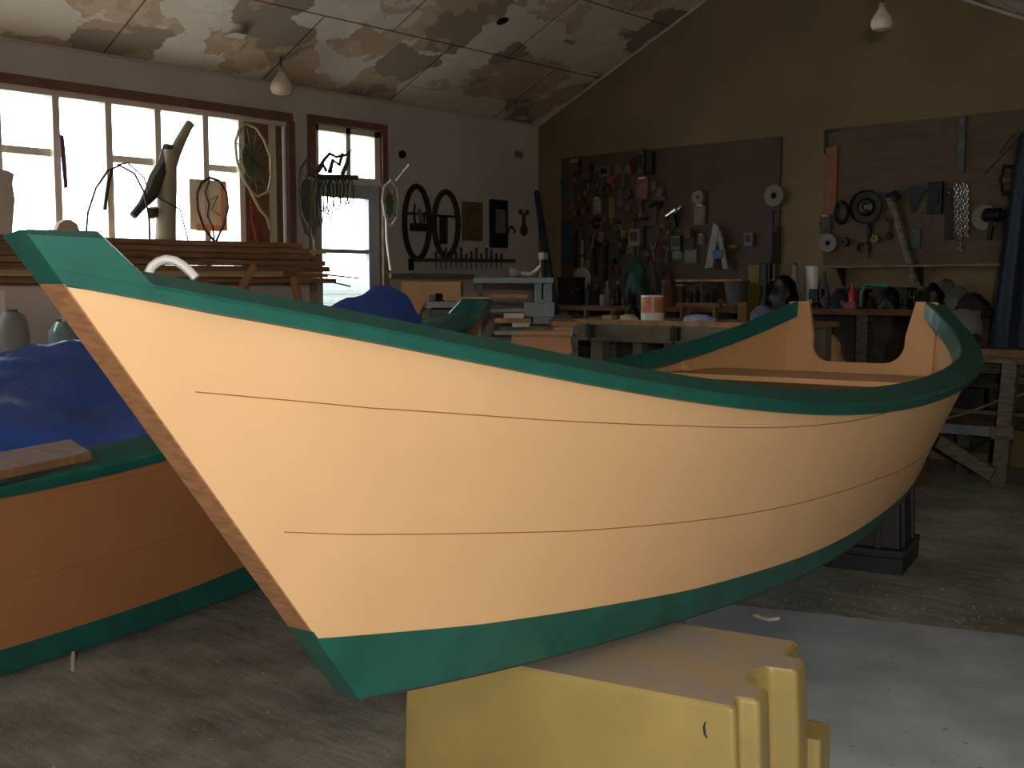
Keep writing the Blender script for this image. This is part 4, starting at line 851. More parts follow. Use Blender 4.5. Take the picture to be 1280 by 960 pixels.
# ------------------------------------------------------------------ back counter under the boards
xa, xb = BW(718, 350)[0], BW(1262, 350)[0]; CT = 1.19
ct = thing('back_counter', 'long brown wooden counter running along the back wall', 'counter', ((xa+xb)/2, -.35, 0))
MB().box(((xa+xb)/2, -.295, CT-.025), (xb-xa, .57, .05)).build('counter_top', dim(BROWNW, .6), ct, world=True, bevel=.004)
for k in range(6): MB().box((xa+.1+(xb-xa-.2)*k/5, -.52, (CT-.05)/2), (.09, .09, CT-.05)).build('leg', dim(GREYW, .5), ct, world=True)
MB().box(((xa+xb)/2, -.10, .62), (xb-xa, .03, 1.05)).build('back_panel', BARK, ct, world=True); MB().box(((xa+xb)/2, -.33, .45), (xb-xa-.2, .4, .03)).build('lower_shelf', GREYW, ct, world=True)
sh = thing('wall_shelf', 'narrow pale-edged shelf under the right tool board', 'shelf', BW(1130, 335)); a, b = BW(1034, 334, .1), BW(1270, 334, .1)
MB().box(((a[0]+b[0])/2, -.1, a[2]), (b[0]-a[0], .2, .02)).build('shelf_board', GREYW, sh, world=True)
for x in (a[0]+.1, (a[0]+b[0])/2, b[0]-.1): MB().prism([(x, 0, a[2]-.01), (x, -.16, a[2]-.01), (x, 0, a[2]-.16)], (.02, 0, 0)).build('bracket', DARKM, sh, world=True)
s2 = thing('low_shelf', 'pale wooden two-board shelf under the left tool board', 'shelf', BW(870, 350)); a, b = BW(835, 351, .12), BW(935, 349, .12); 
MB().box(((a[0]+b[0])/2, -.12, a[2]), (b[0]-a[0], .2, .02)).build('shelf_board', WOOD, s2, world=True); MB().box(((a[0]+b[0])/2, -.12, CT+.0+.012), (b[0]-a[0], .2, .02)).build('bottom_board', WOOD, s2, world=True)
for x in (a[0]+.01, (a[0]+b[0])/2, b[0]-.01): MB().box((x, -.12, (a[2]+CT)/2+.01), (.02, .2, abs(a[2]-CT)-.02)).build('divider', GREYW, s2, world=True)
# items standing on a level top; local origin at base
def i_bottle(r_, w, h, m1, m2=None):
    R = w/2; MB().lathe([(R*.9, 0), (R, h*.03), (R, h*.6), (R*.45, h*.75), (R*.35, h*.78), (R*.35, h*.9)], (0, 0, 0), n=16).build('body', m1, r_); MB().lathe([(R*.42, h*.88), (R*.42, h), (R*.2, h*1.0)], (0, 0, 0), n=12).build('cap', m2 or DARKM, r_)
def i_can(r_, w, h, m1, m2=None):
    R = w/2; MB().lathe([(R*.97, 0), (R, h*.02), (R, h*.96), (R*.97, h), (R*.9, h), (R*.9, h*.93), (0.001, h*.93)], (0, 0, 0), n=24).build('body', m1, r_)
    if m2: MB().lathe([(R*1.012, h*.3), (R*1.012, h*.92), (R*1.005, h*.92), (R*1.005, h*.3)], (0, 0, 0), n=24).build('label_band', m2, r_)
def i_bucket(r_, w, h, m1, m2=None):
    R = w/2; MB().lathe([(R*.78, 0), (R, h*.95), (R*1.05, h*.95), (R*1.05, h), (R*.95, h), (R*.74, h*.03), (.001, h*.03)], (0, 0, 0), n=24).build('body', m1, r_)
    MB().tube([(R*math.cos(a), 0, h*.93-math.sin(a)*R*.5) for a in np.linspace(0, math.pi, 12)], .004, 5).build('handle', DSTEEL, r_)
def i_box(r_, w, h, m1, m2=None, d=None):
    d = d or w*.7; MB().box((0, 0, h/2), (w, d, h)).build('body', m1, r_, bevel=min(.006, h*.1)); MB().box((0, 0, h*.93), (w*1.02, d*1.02, h*.1)).build('lid', m2 or m1, r_)
def i_lump(r_, w, h, m1, m2=None):
    from mathutils import noise
    sd = w*97; n = 14; G = []
    for i in range(n+1):
        t = math.pi/2*i/n; row = []
        for k in range(24):
            a = 2*math.pi*k/24; q = 1+.35*noise.noise(Vector((math.cos(a)*1.5+sd, math.sin(a)*1.5, i*.25)))
            row.append((w/2*math.cos(a)*math.cos(t)*q, w*.4*math.sin(a)*math.cos(t)*q, h*math.sin(t)*(1-.25*abs(noise.noise(Vector((math.cos(a)*2, math.sin(a)*2+sd, 1))))*(1-i/n))))
        row.append(row[0]); G.append(row)
    MB().grid(G).build('heap', m1, r_)
    MB().tube([(-w*.3, -.01, h*.5), (0, -.03, h*.85), (w*.35, 0, h*.45)], .008, 6).build('strap', m2 or DARKM, r_)
def i_cone(r_, w, h, m1, m2=None):
    R = w/2; MB().lathe([(R*.95, 0), (R, h*.08), (R*.35, h*.75), (R*.2, h)], (0, 0, 0), n=20).build('body', m1, r_); MB().lathe([(R*.22, h*.95), (R*.22, h*1.02), (.001, h*1.03)], (0, 0, 0), n=12).build('tip', m2 or DARKM, r_)
def i_vise(r_, w, h, m1, m2=None):
    MB().lathe([(w*.3, 0), (w*.3, h*.1), (w*.16, h*.2), (w*.16, h*.4)], (0, 0, 0), n=14).build('base', m1, r_); MB().box((-w*.08, 0, h*.6), (w*.4, w*.3, h*.4)).build('fixed_jaw', m1, r_, bevel=.004); MB().box((w*.25, 0, h*.62), (w*.14, w*.3, h*.38)).build('moving_jaw', m1, r_, bevel=.004)
    MB().tube([(w*.2, 0, h*.5), (w*.5, 0, h*.5)], w*.04, 7).build('screw', DSTEEL, r_); MB().tube([(w*.48, 0, h*.2), (w*.48, 0, h*.8)], w*.02, 6).build('handle', DSTEEL, r_)
def i_bench(r_, w, h, m1, m2=None):
    MB().bar((-w/2, 0, h*.85), (w/2, 0, h*.85), w*.14, h*.25).build('top', m1, r_)
    for x in (-.38, .38): MB().box((x*w, 0, h*.4), (w*.06, w*.12, h*.8)).build('leg', m1, r_)
ST = dict(bottle=i_bottle, can=i_can, bucket=i_bucket, box=i_box, heap=i_lump, cone=i_cone, vise=i_vise, trestle=i_bench)
def stand(g, nm, cat, lab, x0, y0, x1, y1, yw, zt, m1, m2=None, rz=0, **kw):
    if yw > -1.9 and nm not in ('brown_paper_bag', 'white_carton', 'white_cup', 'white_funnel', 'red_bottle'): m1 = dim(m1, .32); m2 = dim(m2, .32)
    cx = (x0+x1)/2; p = hit(cx, y1, (0, 1, 0), yw); Y = (p-CAM)@FW; s = Y/FOC
    w = (x1-x0)*s; h = (y1-y0)*s
    r_ = thing(nm, lab, cat, (p[0], p[1], zt), rz); ST[g](r_, w, h, m1, m2, **kw); return r_
CN = [
('cone', 'white_funnel', 'funnel', 'pale funnel shape left of the upright white cup', (982, 326, 1003, 380), -.35, GREYP, None),
('bucket', 'white_cup', 'bucket', 'white plastic tub standing above the others in the back corner of the counter', (1006, 324, 1023, 375), -.2, WHITE, None),
('cone', 'grey_cone', 'cone', 'pale cone beside the white tub on the counter', (1018, 336, 1040, 380), -.3, GREYP, None),
('heap', 'dark_heap', 'heap', 'dark heap of gear on the counter behind the boat transom', (958, 345, 1000, 386), -.5, BLACK, DARKM),
('vise', 'black_vise', 'vise', 'black vise with a brassy part on the counter left of the transom notch', (1006, 356, 1034, 386), -.55, BLACK, BRASS),
('heap', 'tool_heap', 'heap', 'dark tool heap right of the black vise', (1036, 362, 1064, 386), -.5, DKBLUE, DARKM),
('bottle', 'red_bottle', 'bottle', 'small shiny red bottle on the back counter', (1060, 354, 1069, 385), -.5, RED, RED),
('box', 'dark_red_box', 'box', 'long dark red box under the wall shelf', (1050, 336, 1086, 360), -.15, REDB, REDB),
('box', 'black_bin', 'bin', 'long black bin under the wall shelf', (1098, 336, 1140, 362), -.15, BLACK, DARKM),
('heap', 'black_gear', 'gear', 'black gear heap left of the transom right post', (1094, 358, 1128, 386), -.5, BLACK, GREYP),
('vise', 'dark_grinder', 'grinder', 'dark bench grinder at the counter left of the white bags', (1120, 356, 1143, 386), -.5, DARKM, None),
('heap', 'white_bag', 'bag', 'pale lumpy bag on the counter, upper of two right of the slanting bar', (1164, 334, 1200, 372), -.15, GREYP, GREYP),
('heap', 'white_sack', 'sack', 'pale lumpy sack on the counter below the upper bag', (1176, 348, 1216, 378), -.4, GREYP, BLACK),
('heap', 'black_pouch', 'pouch', 'flat black pouch left of the pale sack', (1150, 350, 1180, 384), -.45, BLACK, BLACK),
('heap', 'dark_rags', 'rags', 'dark rags at the right end of the counter', (1196, 366, 1236, 388), -.5, RUBBER, DARKM),
('bucket', 'white_basin', 'basin', 'pale basin on the counter left of the dark gear heap', (904, 352, 935, 384), -.35, GREYP, None),
('box', 'yellow_box', 'box', 'dull yellow box behind the pale basin', (936, 332, 952, 384), -.15, YELLOW, YELLOW),
('vise', 'bright_tipped_tool', 'tool', 'dark tool with a bright tip in front of the yellow box', (945, 318, 968, 386), -.45, BLACK, CHROME),
('heap', 'green_bag', 'bag', 'green plastic bag slumped under the left tool board', (778, 326, 812, 385), -.3, TEAL, LIME),
('heap', 'grey_pouch', 'pouch', 'grey rounded pouch right of the green bag', (802, 328, 824, 385), -.2, GREYP, LIME),
('can', 'brown_tin', 'tin', 'brown tin on the counter beneath the dark hand saw', (739, 358, 750, 385), -.4, BROWNW, None),
('bottle', 'blue_grey_bottle', 'bottle', 'tall blue-grey bottle on the counter left of the brown tin', (731, 356, 738, 386), -.5, BLUEP, CREAM),
('bottle', 'cream_bottle', 'bottle', 'cream-topped bottle right of the brown tin', (755, 355, 763, 385), -.4, CREAM, WHITE),
('bottle', 'black_bottle', 'bottle', 'black bottle with a bright cap left of the green bag', (768, 356, 776, 386), -.4, BLACK, WHITE),
('can', 'small_white_jar', 'jar', 'small white jar on the front bench', (749, 372, 757, 385), -.5, WHITE, None),
('box', 'dark_crate', 'crate', 'dark crate at the left end of the counter', (700, 352, 728, 386), -.3, BARK, DARKM),
('heap', 'brown_apron', 'apron', 'brown cloth heap on the counter right of the green bag', (828, 340, 846, 386), -.45, BROWNW, LEATHER),
('box', 'white_label_box', 'box', 'box with a pale label on the low shelf, left end', (842, 356, 856, 384), -.4, BROWNW, PAPER),
]
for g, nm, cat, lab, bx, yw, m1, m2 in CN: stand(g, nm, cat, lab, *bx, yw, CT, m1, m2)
LB_ = 'small dark bottle in the row along the back counter'
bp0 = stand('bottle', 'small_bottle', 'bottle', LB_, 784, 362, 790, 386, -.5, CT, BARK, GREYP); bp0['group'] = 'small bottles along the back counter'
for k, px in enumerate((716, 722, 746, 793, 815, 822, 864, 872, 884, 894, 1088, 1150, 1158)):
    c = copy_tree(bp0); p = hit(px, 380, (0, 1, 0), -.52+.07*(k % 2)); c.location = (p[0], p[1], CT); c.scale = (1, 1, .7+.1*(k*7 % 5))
# green wire hook thing
a = [hit(x, y, (0, 1, 0), -.5) for x, y in [(1076, 384), (1077, 366), (1082, 355), (1112, 357)]]
o = MB().tube(a, [.014]*4, 7).build('green_bracket', TEAL, world=True); tag(o, 'green angled metal bracket standing on the back counter', 'bracket')
# things hanging on / under the counter front seen through the transom notch
for nm, bx, z, m1, lab in [('white_pad', (1040, 375, 1056, 385), None, PAPER, 'white printed pad on the counter edge seen through the notch'), ('pink_pad', (1056, 378, 1072, 386), None, PINK, 'pink pad on the counter edge seen through the notch')]:
    r_ = stand('box', nm, 'pad', lab, *bx, -.52, CT, m1, m1); 
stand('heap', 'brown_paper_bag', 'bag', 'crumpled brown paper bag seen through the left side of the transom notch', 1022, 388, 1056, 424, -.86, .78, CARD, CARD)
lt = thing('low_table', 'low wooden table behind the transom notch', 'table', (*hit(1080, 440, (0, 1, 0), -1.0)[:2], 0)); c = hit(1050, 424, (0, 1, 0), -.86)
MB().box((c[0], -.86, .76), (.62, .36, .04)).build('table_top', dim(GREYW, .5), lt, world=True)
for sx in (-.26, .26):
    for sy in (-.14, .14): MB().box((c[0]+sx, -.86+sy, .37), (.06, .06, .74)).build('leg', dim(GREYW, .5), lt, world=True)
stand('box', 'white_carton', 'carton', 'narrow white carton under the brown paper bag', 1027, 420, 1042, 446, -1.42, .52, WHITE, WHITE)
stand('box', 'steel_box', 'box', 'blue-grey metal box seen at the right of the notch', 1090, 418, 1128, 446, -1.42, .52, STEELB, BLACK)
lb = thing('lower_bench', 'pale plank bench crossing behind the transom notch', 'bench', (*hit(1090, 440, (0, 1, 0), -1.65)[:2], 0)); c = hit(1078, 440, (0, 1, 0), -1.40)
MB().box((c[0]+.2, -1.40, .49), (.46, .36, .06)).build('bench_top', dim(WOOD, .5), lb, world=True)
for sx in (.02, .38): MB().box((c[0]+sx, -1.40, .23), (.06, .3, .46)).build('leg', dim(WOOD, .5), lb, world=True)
# ------------------------------------------------------------------ front workbench with the paint tin
YWB = -2.0; c0_ = hit(690, 401, (0, 1, 0), YWB); c1_ = hit(990, 401, (0, 1, 0), YWB); WT = c0_[2]*.5+c1_[2]*.5
wb = thing('workbench', 'heavy worn wooden workbench with a thick stained edge', 'workbench', ((c0_[0]+c1_[0])/2, YWB+.35, 0))
xm = (c0_[0]+c1_[0])/2; wl = c1_[0]-c0_[0]
BEN = mat('stained_bench', (.26, .17, .10), .8, .45, 9, col2=(.16, .17, .13), bump=.15)
MB().box((xm, YWB+.35, WT-.02), (wl, .7, .04)).build('bench_top', WOOD, wb, world=True, bevel=.004); MB().box((xm, YWB+.02, WT-.10), (wl, .05, .13)).build('front_rail', BEN, wb, world=True, bevel=.004)
for k, px in enumerate((742, 835, 975)):
    x = hit(px, 430, (0, 1, 0), YWB)[0]; MB().box((x, YWB+.08, (WT-.16)/2), (.11, .09, WT-.16)).build('leg', BEN, wb, world=True); MB().box((x, YWB+.62, (WT-.04)/2), (.09, .09, WT-.04)).build('leg', BEN, wb, world=True)
MB().box((xm, YWB+.35, .35), (wl-.3, .5, .03)).build('lower_shelf', GREYW, wb, world=True)
for px in (741, 847):
    x = hit(px, 412, (0, 1, 0), YWB)[0]; MB().box((x, YWB-.03, WT-.09), (.06, .05, .1)).tube([(x, YWB-.05, WT-.03), (x, YWB-.05, WT-.17)], .012, 6).build('bench_dog', DARKM, wb, world=True)
def onwb(g, nm, cat, lab, bx, m1, m2=None, dy=.12, **k): return stand(g, nm, cat, lab, *bx, YWB+dy, WT, m1, m2, **k)
r_ = onwb('can', 'paint_tin', 'paint tin', 'white cylindrical tin with orange-brown drips on the front workbench', (801, 367, 830, 398), WHITE, mat('rust_orange_label', (.50, .20, .09), .35, .3, 14), .1)
onwb('trestle', 'small_trestle', 'trestle', 'small wooden trestle shape left of the paint tin', (722, 384, 778, 398), WOOD, None, .2)
onwb('trestle', 'wooden_jig', 'jig', 'long orange-toned wooden jig right of the paint tin', (842, 376, 905, 398), mat('orange_wood', (.42, .22, .08), .7, .2), None, .35)
onwb('box', 'wooden_post', 'post', 'upright orange-toned wooden post at the jig end', (923, 374, 936, 398), mat('orange_wood', (.42, .22, .08)), None, .3)
onwb('heap', 'dark_clamp_heap', 'heap', 'dark gadget immediately left of the paint tin', (779, 377, 800, 398), DARKM, GREYP, .2)
onwb('heap', 'blue_white_rag', 'rag', 'blue and white rag lying right of the paint tin', (852, 390, 896, 399), BLUECL, WHITE, .1)
onwb('heap', 'blue_cloth', 'cloth', 'light blue cloth bundled at the right of the workbench', (934, 378, 972, 400), BLUECL, BLUECL, .12)
onwb('heap', 'yellow_rag', 'rag', 'small pale heap left of the dark gadget', (772, 392, 798, 399), CREAM, CREAM, .08)
onwb('box', 'light_offcut', 'offcut', 'small pale wood offcut near the left end of the workbench', (754, 394, 770, 399), CARD, CARD, .06)
onwb('box', 'dark_offcut', 'offcut', 'flat dark strip at the left end of the workbench', (694, 394, 725, 398), BARK, BARK, .06)
o = MB().tube([hit(x, y, (0, 1, 0), YWB+.15) for x, y in [(831, 398), (832, 380), (829, 366)]], [.006, .006, .02], 6).build('paint_brush', REDB, world=True); tag(o, 'dark brush leaning against the paint tin', 'brush')
# ------------------------------------------------------------------ machine stand, lumber, cardboard, tarp surroundings
def cbox(name, lab, cat, x0, y0, x1, y1, Y, d, m, bev=.003, mats=None):
    a = AT(x0, y0, Y); b = AT(x1, y1, Y); c = (a+b)/2+FW*d/2; w = (b-a)@RT; h = a[2]-b[2]
    o = MB().box((0, 0, h/2), (w, d, h)).build(name, m, bevel=bev); o.location = (c[0], c[1], b[2]); o.rotation_euler = (0, 0, math.atan2(RT[1], RT[0]))
    if lab: tag(o, lab, cat)
    return o
def cpart(root, name, x0, y0, x1, y1, Y, d, m, bev=.003):
    a = AT(x0, y0, Y); b = AT(x1, y1, Y); w = (b-a)@RT; h = a[2]-b[2]; c = (a+b)/2+FW*d/2
    pts = [c+RT*sx*w/2+FW*sy*d/2+UP*sz_*h/2 for sx in (-1, 1) for sy in (-1, 1) for sz_ in (-1, 1)]
    return MB().add(pts, [(0, 1, 3, 2), (4, 6, 7, 5), (0, 4, 5, 1), (2, 3, 7, 6), (0, 2, 6, 4), (1, 5, 7, 3)]).build(name, m, root, world=True, bevel=bev)
YM = 8.2
ms = thing('machine_stand', 'blue-grey metal machine table on posts behind the dories', 'machine', W(.02, YM+.2, 0))
cpart(ms, 'table_top', 592, 347, 692, 354, YM, .5, STEELB); cpart(ms, 'post', 668, 354, 677, 386, YM+.1, .06, STEELB); cpart(ms, 'post', 680, 354, 690, 380, YM+.2, .06, STEELB); cpart(ms, 'post', 597, 354, 603, 392, YM+.3, .05, DARKM)
cpart(ms, 'motor_box', 655, 378, 693, 396, YM, .25, STEELB); cpart(ms, 'control_box', 673, 374, 680, 381, YM-.1, .05, GREYP)
m_ = cpart(ms, 'pedestal', 668, 396, 690, 600, YM+.05, .3, STEELB)
a = AT(640, 347, YM+.2); r_ = thing('bench_lamp', 'pale elbowed lamp lying on the blue-grey machine table', 'lamp', a)
MB().lathe([(.012, 0), (.045, .05), (.05, .09), (.04, .09)], AT(652, 341, YM+.15), -RT, 16).build('lamp_head', GREYP, r_, world=True); MB().tube([AT(650, 341, YM+.15), AT(662, 343, YM+.15), AT(671, 338, YM+.15), AT(676, 332, YM+.15)], .015, 7).build('arm', CREAM, r_, world=True)
r_ = thing('small_vise', 'small dark post clamp on the right end of the machine table', 'clamp', AT(680, 347, YM+.15)); MB().tube([AT(678, 347, YM+.15), AT(678, 325, YM+.15)], .02, 8).build('post', DARKM, r_, world=True); MB().box(AT(679, 320, YM+.15), (.05, .05, .05)).build('head', GREYP, r_, world=True)
cb = cbox('cardboard_box', 'wide brown cardboard box behind the tarped dory', 'box', 502, 352, 576, 385, 8.0, .45, CARD)
# pale table below it
pt = thing('pale_table', 'pale-topped cabinet table behind the tarped dory', 'table', W(-.35, 7.6, 0))
cpart(pt, 'table_top', 528, 377, 612, 385, 7.5, .5, GREYP); cpart(pt, 'side_panel', 567, 385, 602, 640, 7.52, .04, GREYP); cpart(pt, 'side_panel', 528, 385, 539, 640, 7.52, .04, GREYW); cpart(pt, 'back_panel', 539, 385, 567, 640, 7.95, .03, BLACK)
for j, (x0, y0, x1, y1, Yd, lab) in enumerate([(558, 371, 612, 376, 7.6, 'thin reddish plank on the pale table'), (612, 368, 660, 373, 7.75, 'thin pale plank behind the second dory bow')]):
    cbox('thin_plank', lab, 'plank', x0, y0, x1, y1, Yd, .2, LEATHER if j == 0 else WOOD)
r_ = thing('black_clamp', 'small black clamp on the pale table', 'clamp', AT(545, 377, 7.55)); MB().box(AT(545, 372, 7.6), (.07, .07, .06)).build('body', BLACK, r_, world=True, bevel=.01); MB().tube([AT(548, 372, 7.6), AT(556, 379, 7.55)], .012, 6).build('handle', BLACK, r_, world=True)
# lumber pile
LB = [(618, 414, 668, 419, 7.2, GREYP, 'greyish board at the bottom left of the lumber pile'), (640, 404, 662, 409, 7.25, PAPER, 'pale board end at the left of the lumber pile'), (625, 408, 700, 414, 7.4, GREYW, 'grey board low in the lumber pile'), (618, 398, 664, 404, 7.35, WOOD, 'yellowish board at the middle of the lumber pile'), (630, 392, 655, 398, 7.3, CREAM, 'short cream board on the left of the lumber pile'), (650, 414, 716, 421, 7.1, CARD, 'wide tan board at the front of the lumber pile'), (690, 402, 722, 408, 7.5, WOOD, 'brown board at the upper right of the lumber pile'), (692, 409, 716, 414, 7.3, CARD, 'tan block at the right of the lumber pile'), (612, 386, 655, 390, 7.6, GREYP, 'thin pale board on top of the lumber pile')]
for x0, y0, x1, y1, Yd, m, lab in LB: cbox('lumber_board', lab, 'lumber', x0, y0, x1, y1, Yd, .6, m)
lbx = cbox('lumber_bin', 'low wooden bin carrying the lumber pile', 'bin', 612, 421, 722, 560, 7.35, .5, GREYW)
q = [AT(x, y, 6.9) for x, y in [(640, 421), (713, 421), (716, 441), (700, 446), (638, 433)]]
o = MB().prism(q, FW*.35).build('leather_hide', LEATHER, world=True, bevel=.004); tag(o, 'reddish tan stiff sheet folded over the front of the lumber pile', 'sheet')
# jug and jar behind the tarp at far left
sb = thing('side_bench', 'pale low bench along the window wall at the far left', 'bench', (.45, -6.9, 0)); zj = LW(20, 446, .4)[2]
MB().box((.4, -6.6, zj-.02), (.6, 3.2, .04)).build('bench_top', GREYP, sb, world=True)
for yy in (-8.0, -5.2): MB().box((.4, yy, zj/2-.02), (.5, .06, zj-.04)).build('leg', GREYP, sb, world=True)
wp = MB().box((.03, -6.9, (zj+1.33)/2), (.02, 2.8, 1.33-zj)).build('wall_board', mat('pale_panel', (.55, .56, .58), .7), world=True); tag(wp, 'pale wall panel behind the jugs under the strip bundle', 'panel')
wl_ = MB().box((.06, -6.9, LW(20, 391, .06)[2]), (.06, 2.6, .025)).build('shelf_shadow_strip', BLACK, world=True); tag(wl_, 'thin black strip painted in as a shelf shadow on the pale wall panel', 'shadow strip')  # black strip added in place of the shelf's shadow
def L_stand(px0, py0, px1, py1): p = hit((px0+px1)/2, py1, (1, 0, 0), .4); s = ((p-CAM)@FW)/FOC; return p, (px1-px0)*s, (py1-py0)*s
p, w, h = L_stand(0, 390, 34, 446); r_ = thing('grey_jug', 'grey rounded jug at the far left behind the tarp', 'jug', (p[0], p[1], zj)); MB().lathe([(w*.36, 0), (w*.5, h*.25), (w*.5, h*.7), (w*.36, h*.95), (w*.3, h)], n=24).build('body', mat('grey_jug_clay', (.28, .27, .25), .8, .1), r_); MB().lathe([(w*.2, h), (w*.2, h*1.06), (.001, h*1.06)], n=16).build('stopper', GREYW, r_)
p, w, h = L_stand(62, 402, 100, 446); r_ = thing('glass_jar', 'grey-green glass jar half hidden by the front dory stem', 'jar', (p[0], p[1], zj)); MB().lathe([(w*.5, 0), (w*.5, h*.62), (w*.33, h*.88), (w*.25, h*.95)], n=24).build('body', GLASSJ, r_); MB().lathe([(w*.27, h*.93), (w*.27, h*1.04), (.001, h*1.05)], n=16).build('lid', DSTEEL, r_)
# ------------------------------------------------------------------ right-hand bench, tub, dark drape
yb2 = -.97
def RB(px, py, o=0): return hit(px, py, (0, 1, 0), yb2+o)
rb = thing('sawhorse_bench', 'grey weathered timber bench at the right behind the front dory', 'bench', (*RB(1260, 438)[:2], 0))
X0, X1 = RB(1150, 440)[0], RB(1400, 440)[0]; zT = RB(1250, 438)[2]; s_ = .0054
BWD = dim(GREYW, .9)
def xb_(nm, x0, x1, z, h, o, d, m): return MB().box(((x0+x1)/2, yb2+o+d/2, z), (x1-x0, d, h)).build(nm, m, rb, world=True, bevel=.003)
xb_('top_plank', X0, X1, zT-.02, .05, 0, .38, dim(WOOD, .45)); xb_('apron', X0, X1, zT-.068, .045, .02, .04, BWD); xb_('upper_rail', X0+.05, X1-.05, zT-.15, .07, .32, .04, dim(GREYW, .6))
def rbar(nm, a, b, wpx, o, d, m=BWD, z1=None):
    A = RB(*a, o); B_ = RB(*b, o)
    if z1 is not None: B_[2] = z1
    v = (B_-A)/np.linalg.norm(B_-A); side = np.cross(v, (0, 1, 0)); side /= np.linalg.norm(side); w = wpx*s_/2; e = np.array([0, d, 0])
    return MB().add([A-side*w, A+side*w, B_+side*w, B_-side*w, A-side*w+e, A+side*w+e, B_+side*w+e, B_-side*w+e], [(3, 2, 1, 0), (4, 5, 6, 7), (0, 1, 5, 4), (1, 2, 6, 5), (2, 3, 7, 6), (3, 0, 4, 7)]).build(nm, m, rb, world=True, bevel=.003)
rbar('leg', (1262, 453), (1247, 606), 18, 0, .07, z1=0); rbar('leg', (1392, 455), (1400, 600), 18, 0, .07, z1=0); rbar('leg', (1163, 455), (1150, 600), 14, .3, .07, z1=0); rbar('leg', (1345, 455), (1350, 600), 14, .3, .07, z1=0)
rbar('cross_rail', (1160, 534), (1256, 541), 13, .075, .04, mat('bluish_board', (.17, .19, .21), .8, .2)); rbar('diagonal_brace', (1172, 552), (1240, 594), 17, -.05, .04); rbar('leg_patch', (1238, 541), (1266, 541), 16, -.022, .02)
xb_('lower_shelf', X0+.1, X1-.1, RB(1200, 516)[2], .03, .12, .2, dim(GREYW, .7))
xb_('back_board', X0+.05, X1-.05, .52, .32, .34, .02, dim(BARK, .9))
def i_dummy(): pass
stand('box', 'scrap_box', 'box', 'dark scrap box under the weathered bench', 1196, 486, 1232, 512, yb2+.2, RB(1200, 516)[2]+.017, DARKM, BLACK, d=.12)
for j, (pts, lab) in enumerate([([(1180, 524), (1215, 514), (1250, 500), (1290, 490)], 'bent grey stick under the weathered bench, upper of two'), ([(1190, 560), (1215, 562), (1240, 548)], 'bent dark stick under the weathered bench, lower of two')]):
    o = MB().tube([RB(x, y, .05) for x, y in pts], .010, 6).build('bent_stick', GREYW if j == 0 else BLACK, world=True); tag(o, lab, 'stick')
r_ = thing('plastic_tub', 'translucent grey round tub lying on its side on the weathered bench', 'tub', RB(1205, 436, .15)); c = RB(1203, 411, .12); R = 25*.0053; c[2] = zT+.01+R
MB().lathe([(R*.2, -.01), (R*.75, 0), (R, .02), (R, .09), (R*.96, .1)], c, FW*.92+RT*.38, 28).build('shell', mat('grey_tub', (.10, .10, .095), .5, .1), r_, world=True); MB().lathe([(R*.25, -.02), (R*.25, .0), (R*.1, .002)], c+RT*.08-UP*.07-FW*.02, FW, 14).build('foot', BLACK, r_, world=True)
N1 = 40; G = []
for i in range(12):
    v = i/11; row = []; x0 = 1277-40*v**.8; x1 = 1345; y = 165+(434-165)*v
    for k in range(N1):
        u = k/(N1-1); row.append(RB(x0+(x1-x0)*u, y, .22+.03*math.sin(u*22+v*1.2)+.018*math.sin(u*51)))
    G.append(row)
G = np.array(G); MB().shell(G, G+[0, .012, 0]).build('canvas_drape', DKBLUE, world=True); tag(bpy.data.objects['canvas_drape'], 'dark blue canvas drape hanging at the right edge above the bench', 'drape')
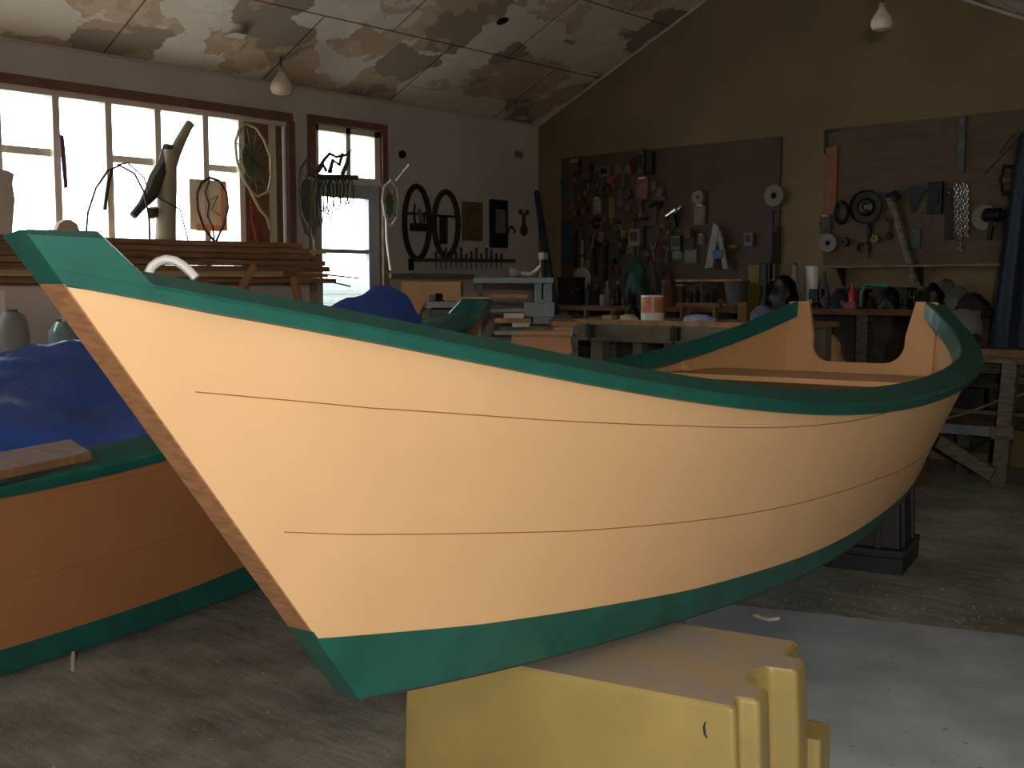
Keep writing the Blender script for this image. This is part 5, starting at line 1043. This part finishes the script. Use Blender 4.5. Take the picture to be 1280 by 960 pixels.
# ------------------------------------------------------------------ hanging lamps
def lamp(px, py_top, py_bot, wpx, plane_n, plane_d, lab, Yc):
    p0 = AT(px, py_top, Yc); p1 = AT(px, py_bot, Yc); s = Yc/FOC; R = wpx/2*s; H_ = p0[2]-p1[2]
    r_ = thing('pendant_lamp', lab, 'pendant lamp', (*p1[:2], p1[2])); zc = zl(p1[0])
    MB().lathe([(R*.3, 0), (R*.8, H_*.06), (R, H_*.22), (R*.95, H_*.40), (R*.6, H_*.62), (R*.32, H_*.8), (R*.22, H_*.86)], (0, 0, 0), n=20).build('bulb', mat('dusty_bulb', (.62, .52, .42), .35, .1, 8), r_)
    MB().lathe([(R*.28, H_*.84), (R*.3, H_*.9), (R*.26, H_*1.0), (R*.1, H_*1.02)], (0, 0, 0), n=14).build('socket', GREYP, r_)
    MB().tube([(0, 0, H_), (0, 0, zc-p1[2]+.01)], .008, 6).build('cord', DARKM, r_)
# ceiling hit along the view ray for each lamp
def ceil_depth(px, py):
    r = ray(px, py); 
    for k in range(1, 4000):
        P = CAM+r*k*.005
        if P[2] > zl(max(P[0], 0)) or P[0] < 0: return (P-CAM)@FW
lamp(352, 84, 119, 28, None, None, 'dusty pear-shaped bulb hanging from the ceiling above the windows', ceil_depth(352, 70))
lamp(1102, 4, 39, 27, None, None, 'dusty pear-shaped bulb hanging high before the ochre gable', 7.0)
# dark stain rings and peeling flaps on the ceiling
for j, (px, py) in enumerate([(628, 26), (160, 24)]):
    P = None; r = ray(px, py)
    for k in range(1, 4000):
        P = CAM+r*k*.005
        if P[2] > zl(P[0]): break
    n_ = np.array([SL, 0, -1]); n_ /= np.linalg.norm(n_)
    if j == 0: o = MB().lathe([(.05, 0), (.055, .004), (.02, .012)], P, n_, 14).build('ceiling_hole_cover', BLACK, world=True); tag(o, 'small black round fitting on the ceiling', 'fitting')
def flap(px, py, s, lab):
    r = ray(px, py)
    for k in range(1, 4000):
        P = CAM+r*k*.005
        if P[2] > zl(P[0]): break
    u = np.array([1, 0, SL]); u /= np.linalg.norm(u); v = np.array([0, 1., 0]); n_ = np.array([SL, 0, -1.]); n_ /= np.linalg.norm(n_)
    G = [[P+v*s*(a-.5)*(1-.5*b)+u*s*b*.8+n_*(.01+s*.35*b*b) for a in np.linspace(0, 1, 5)] for b in np.linspace(0, 1, 6)]
    o = MB().shell(G, np.array(G)-n_*.002).build('paint_flap', mat('pale_flap', (.55, .50, .42), .8), world=True); tag(o, lab, 'paint flap')
flap(292, 46, .16, 'curled flap of pale paint peeling off the ceiling above the windows')
flap(650, 148, .16, 'curled flap of pale paint peeling off the ceiling near the wall corner')
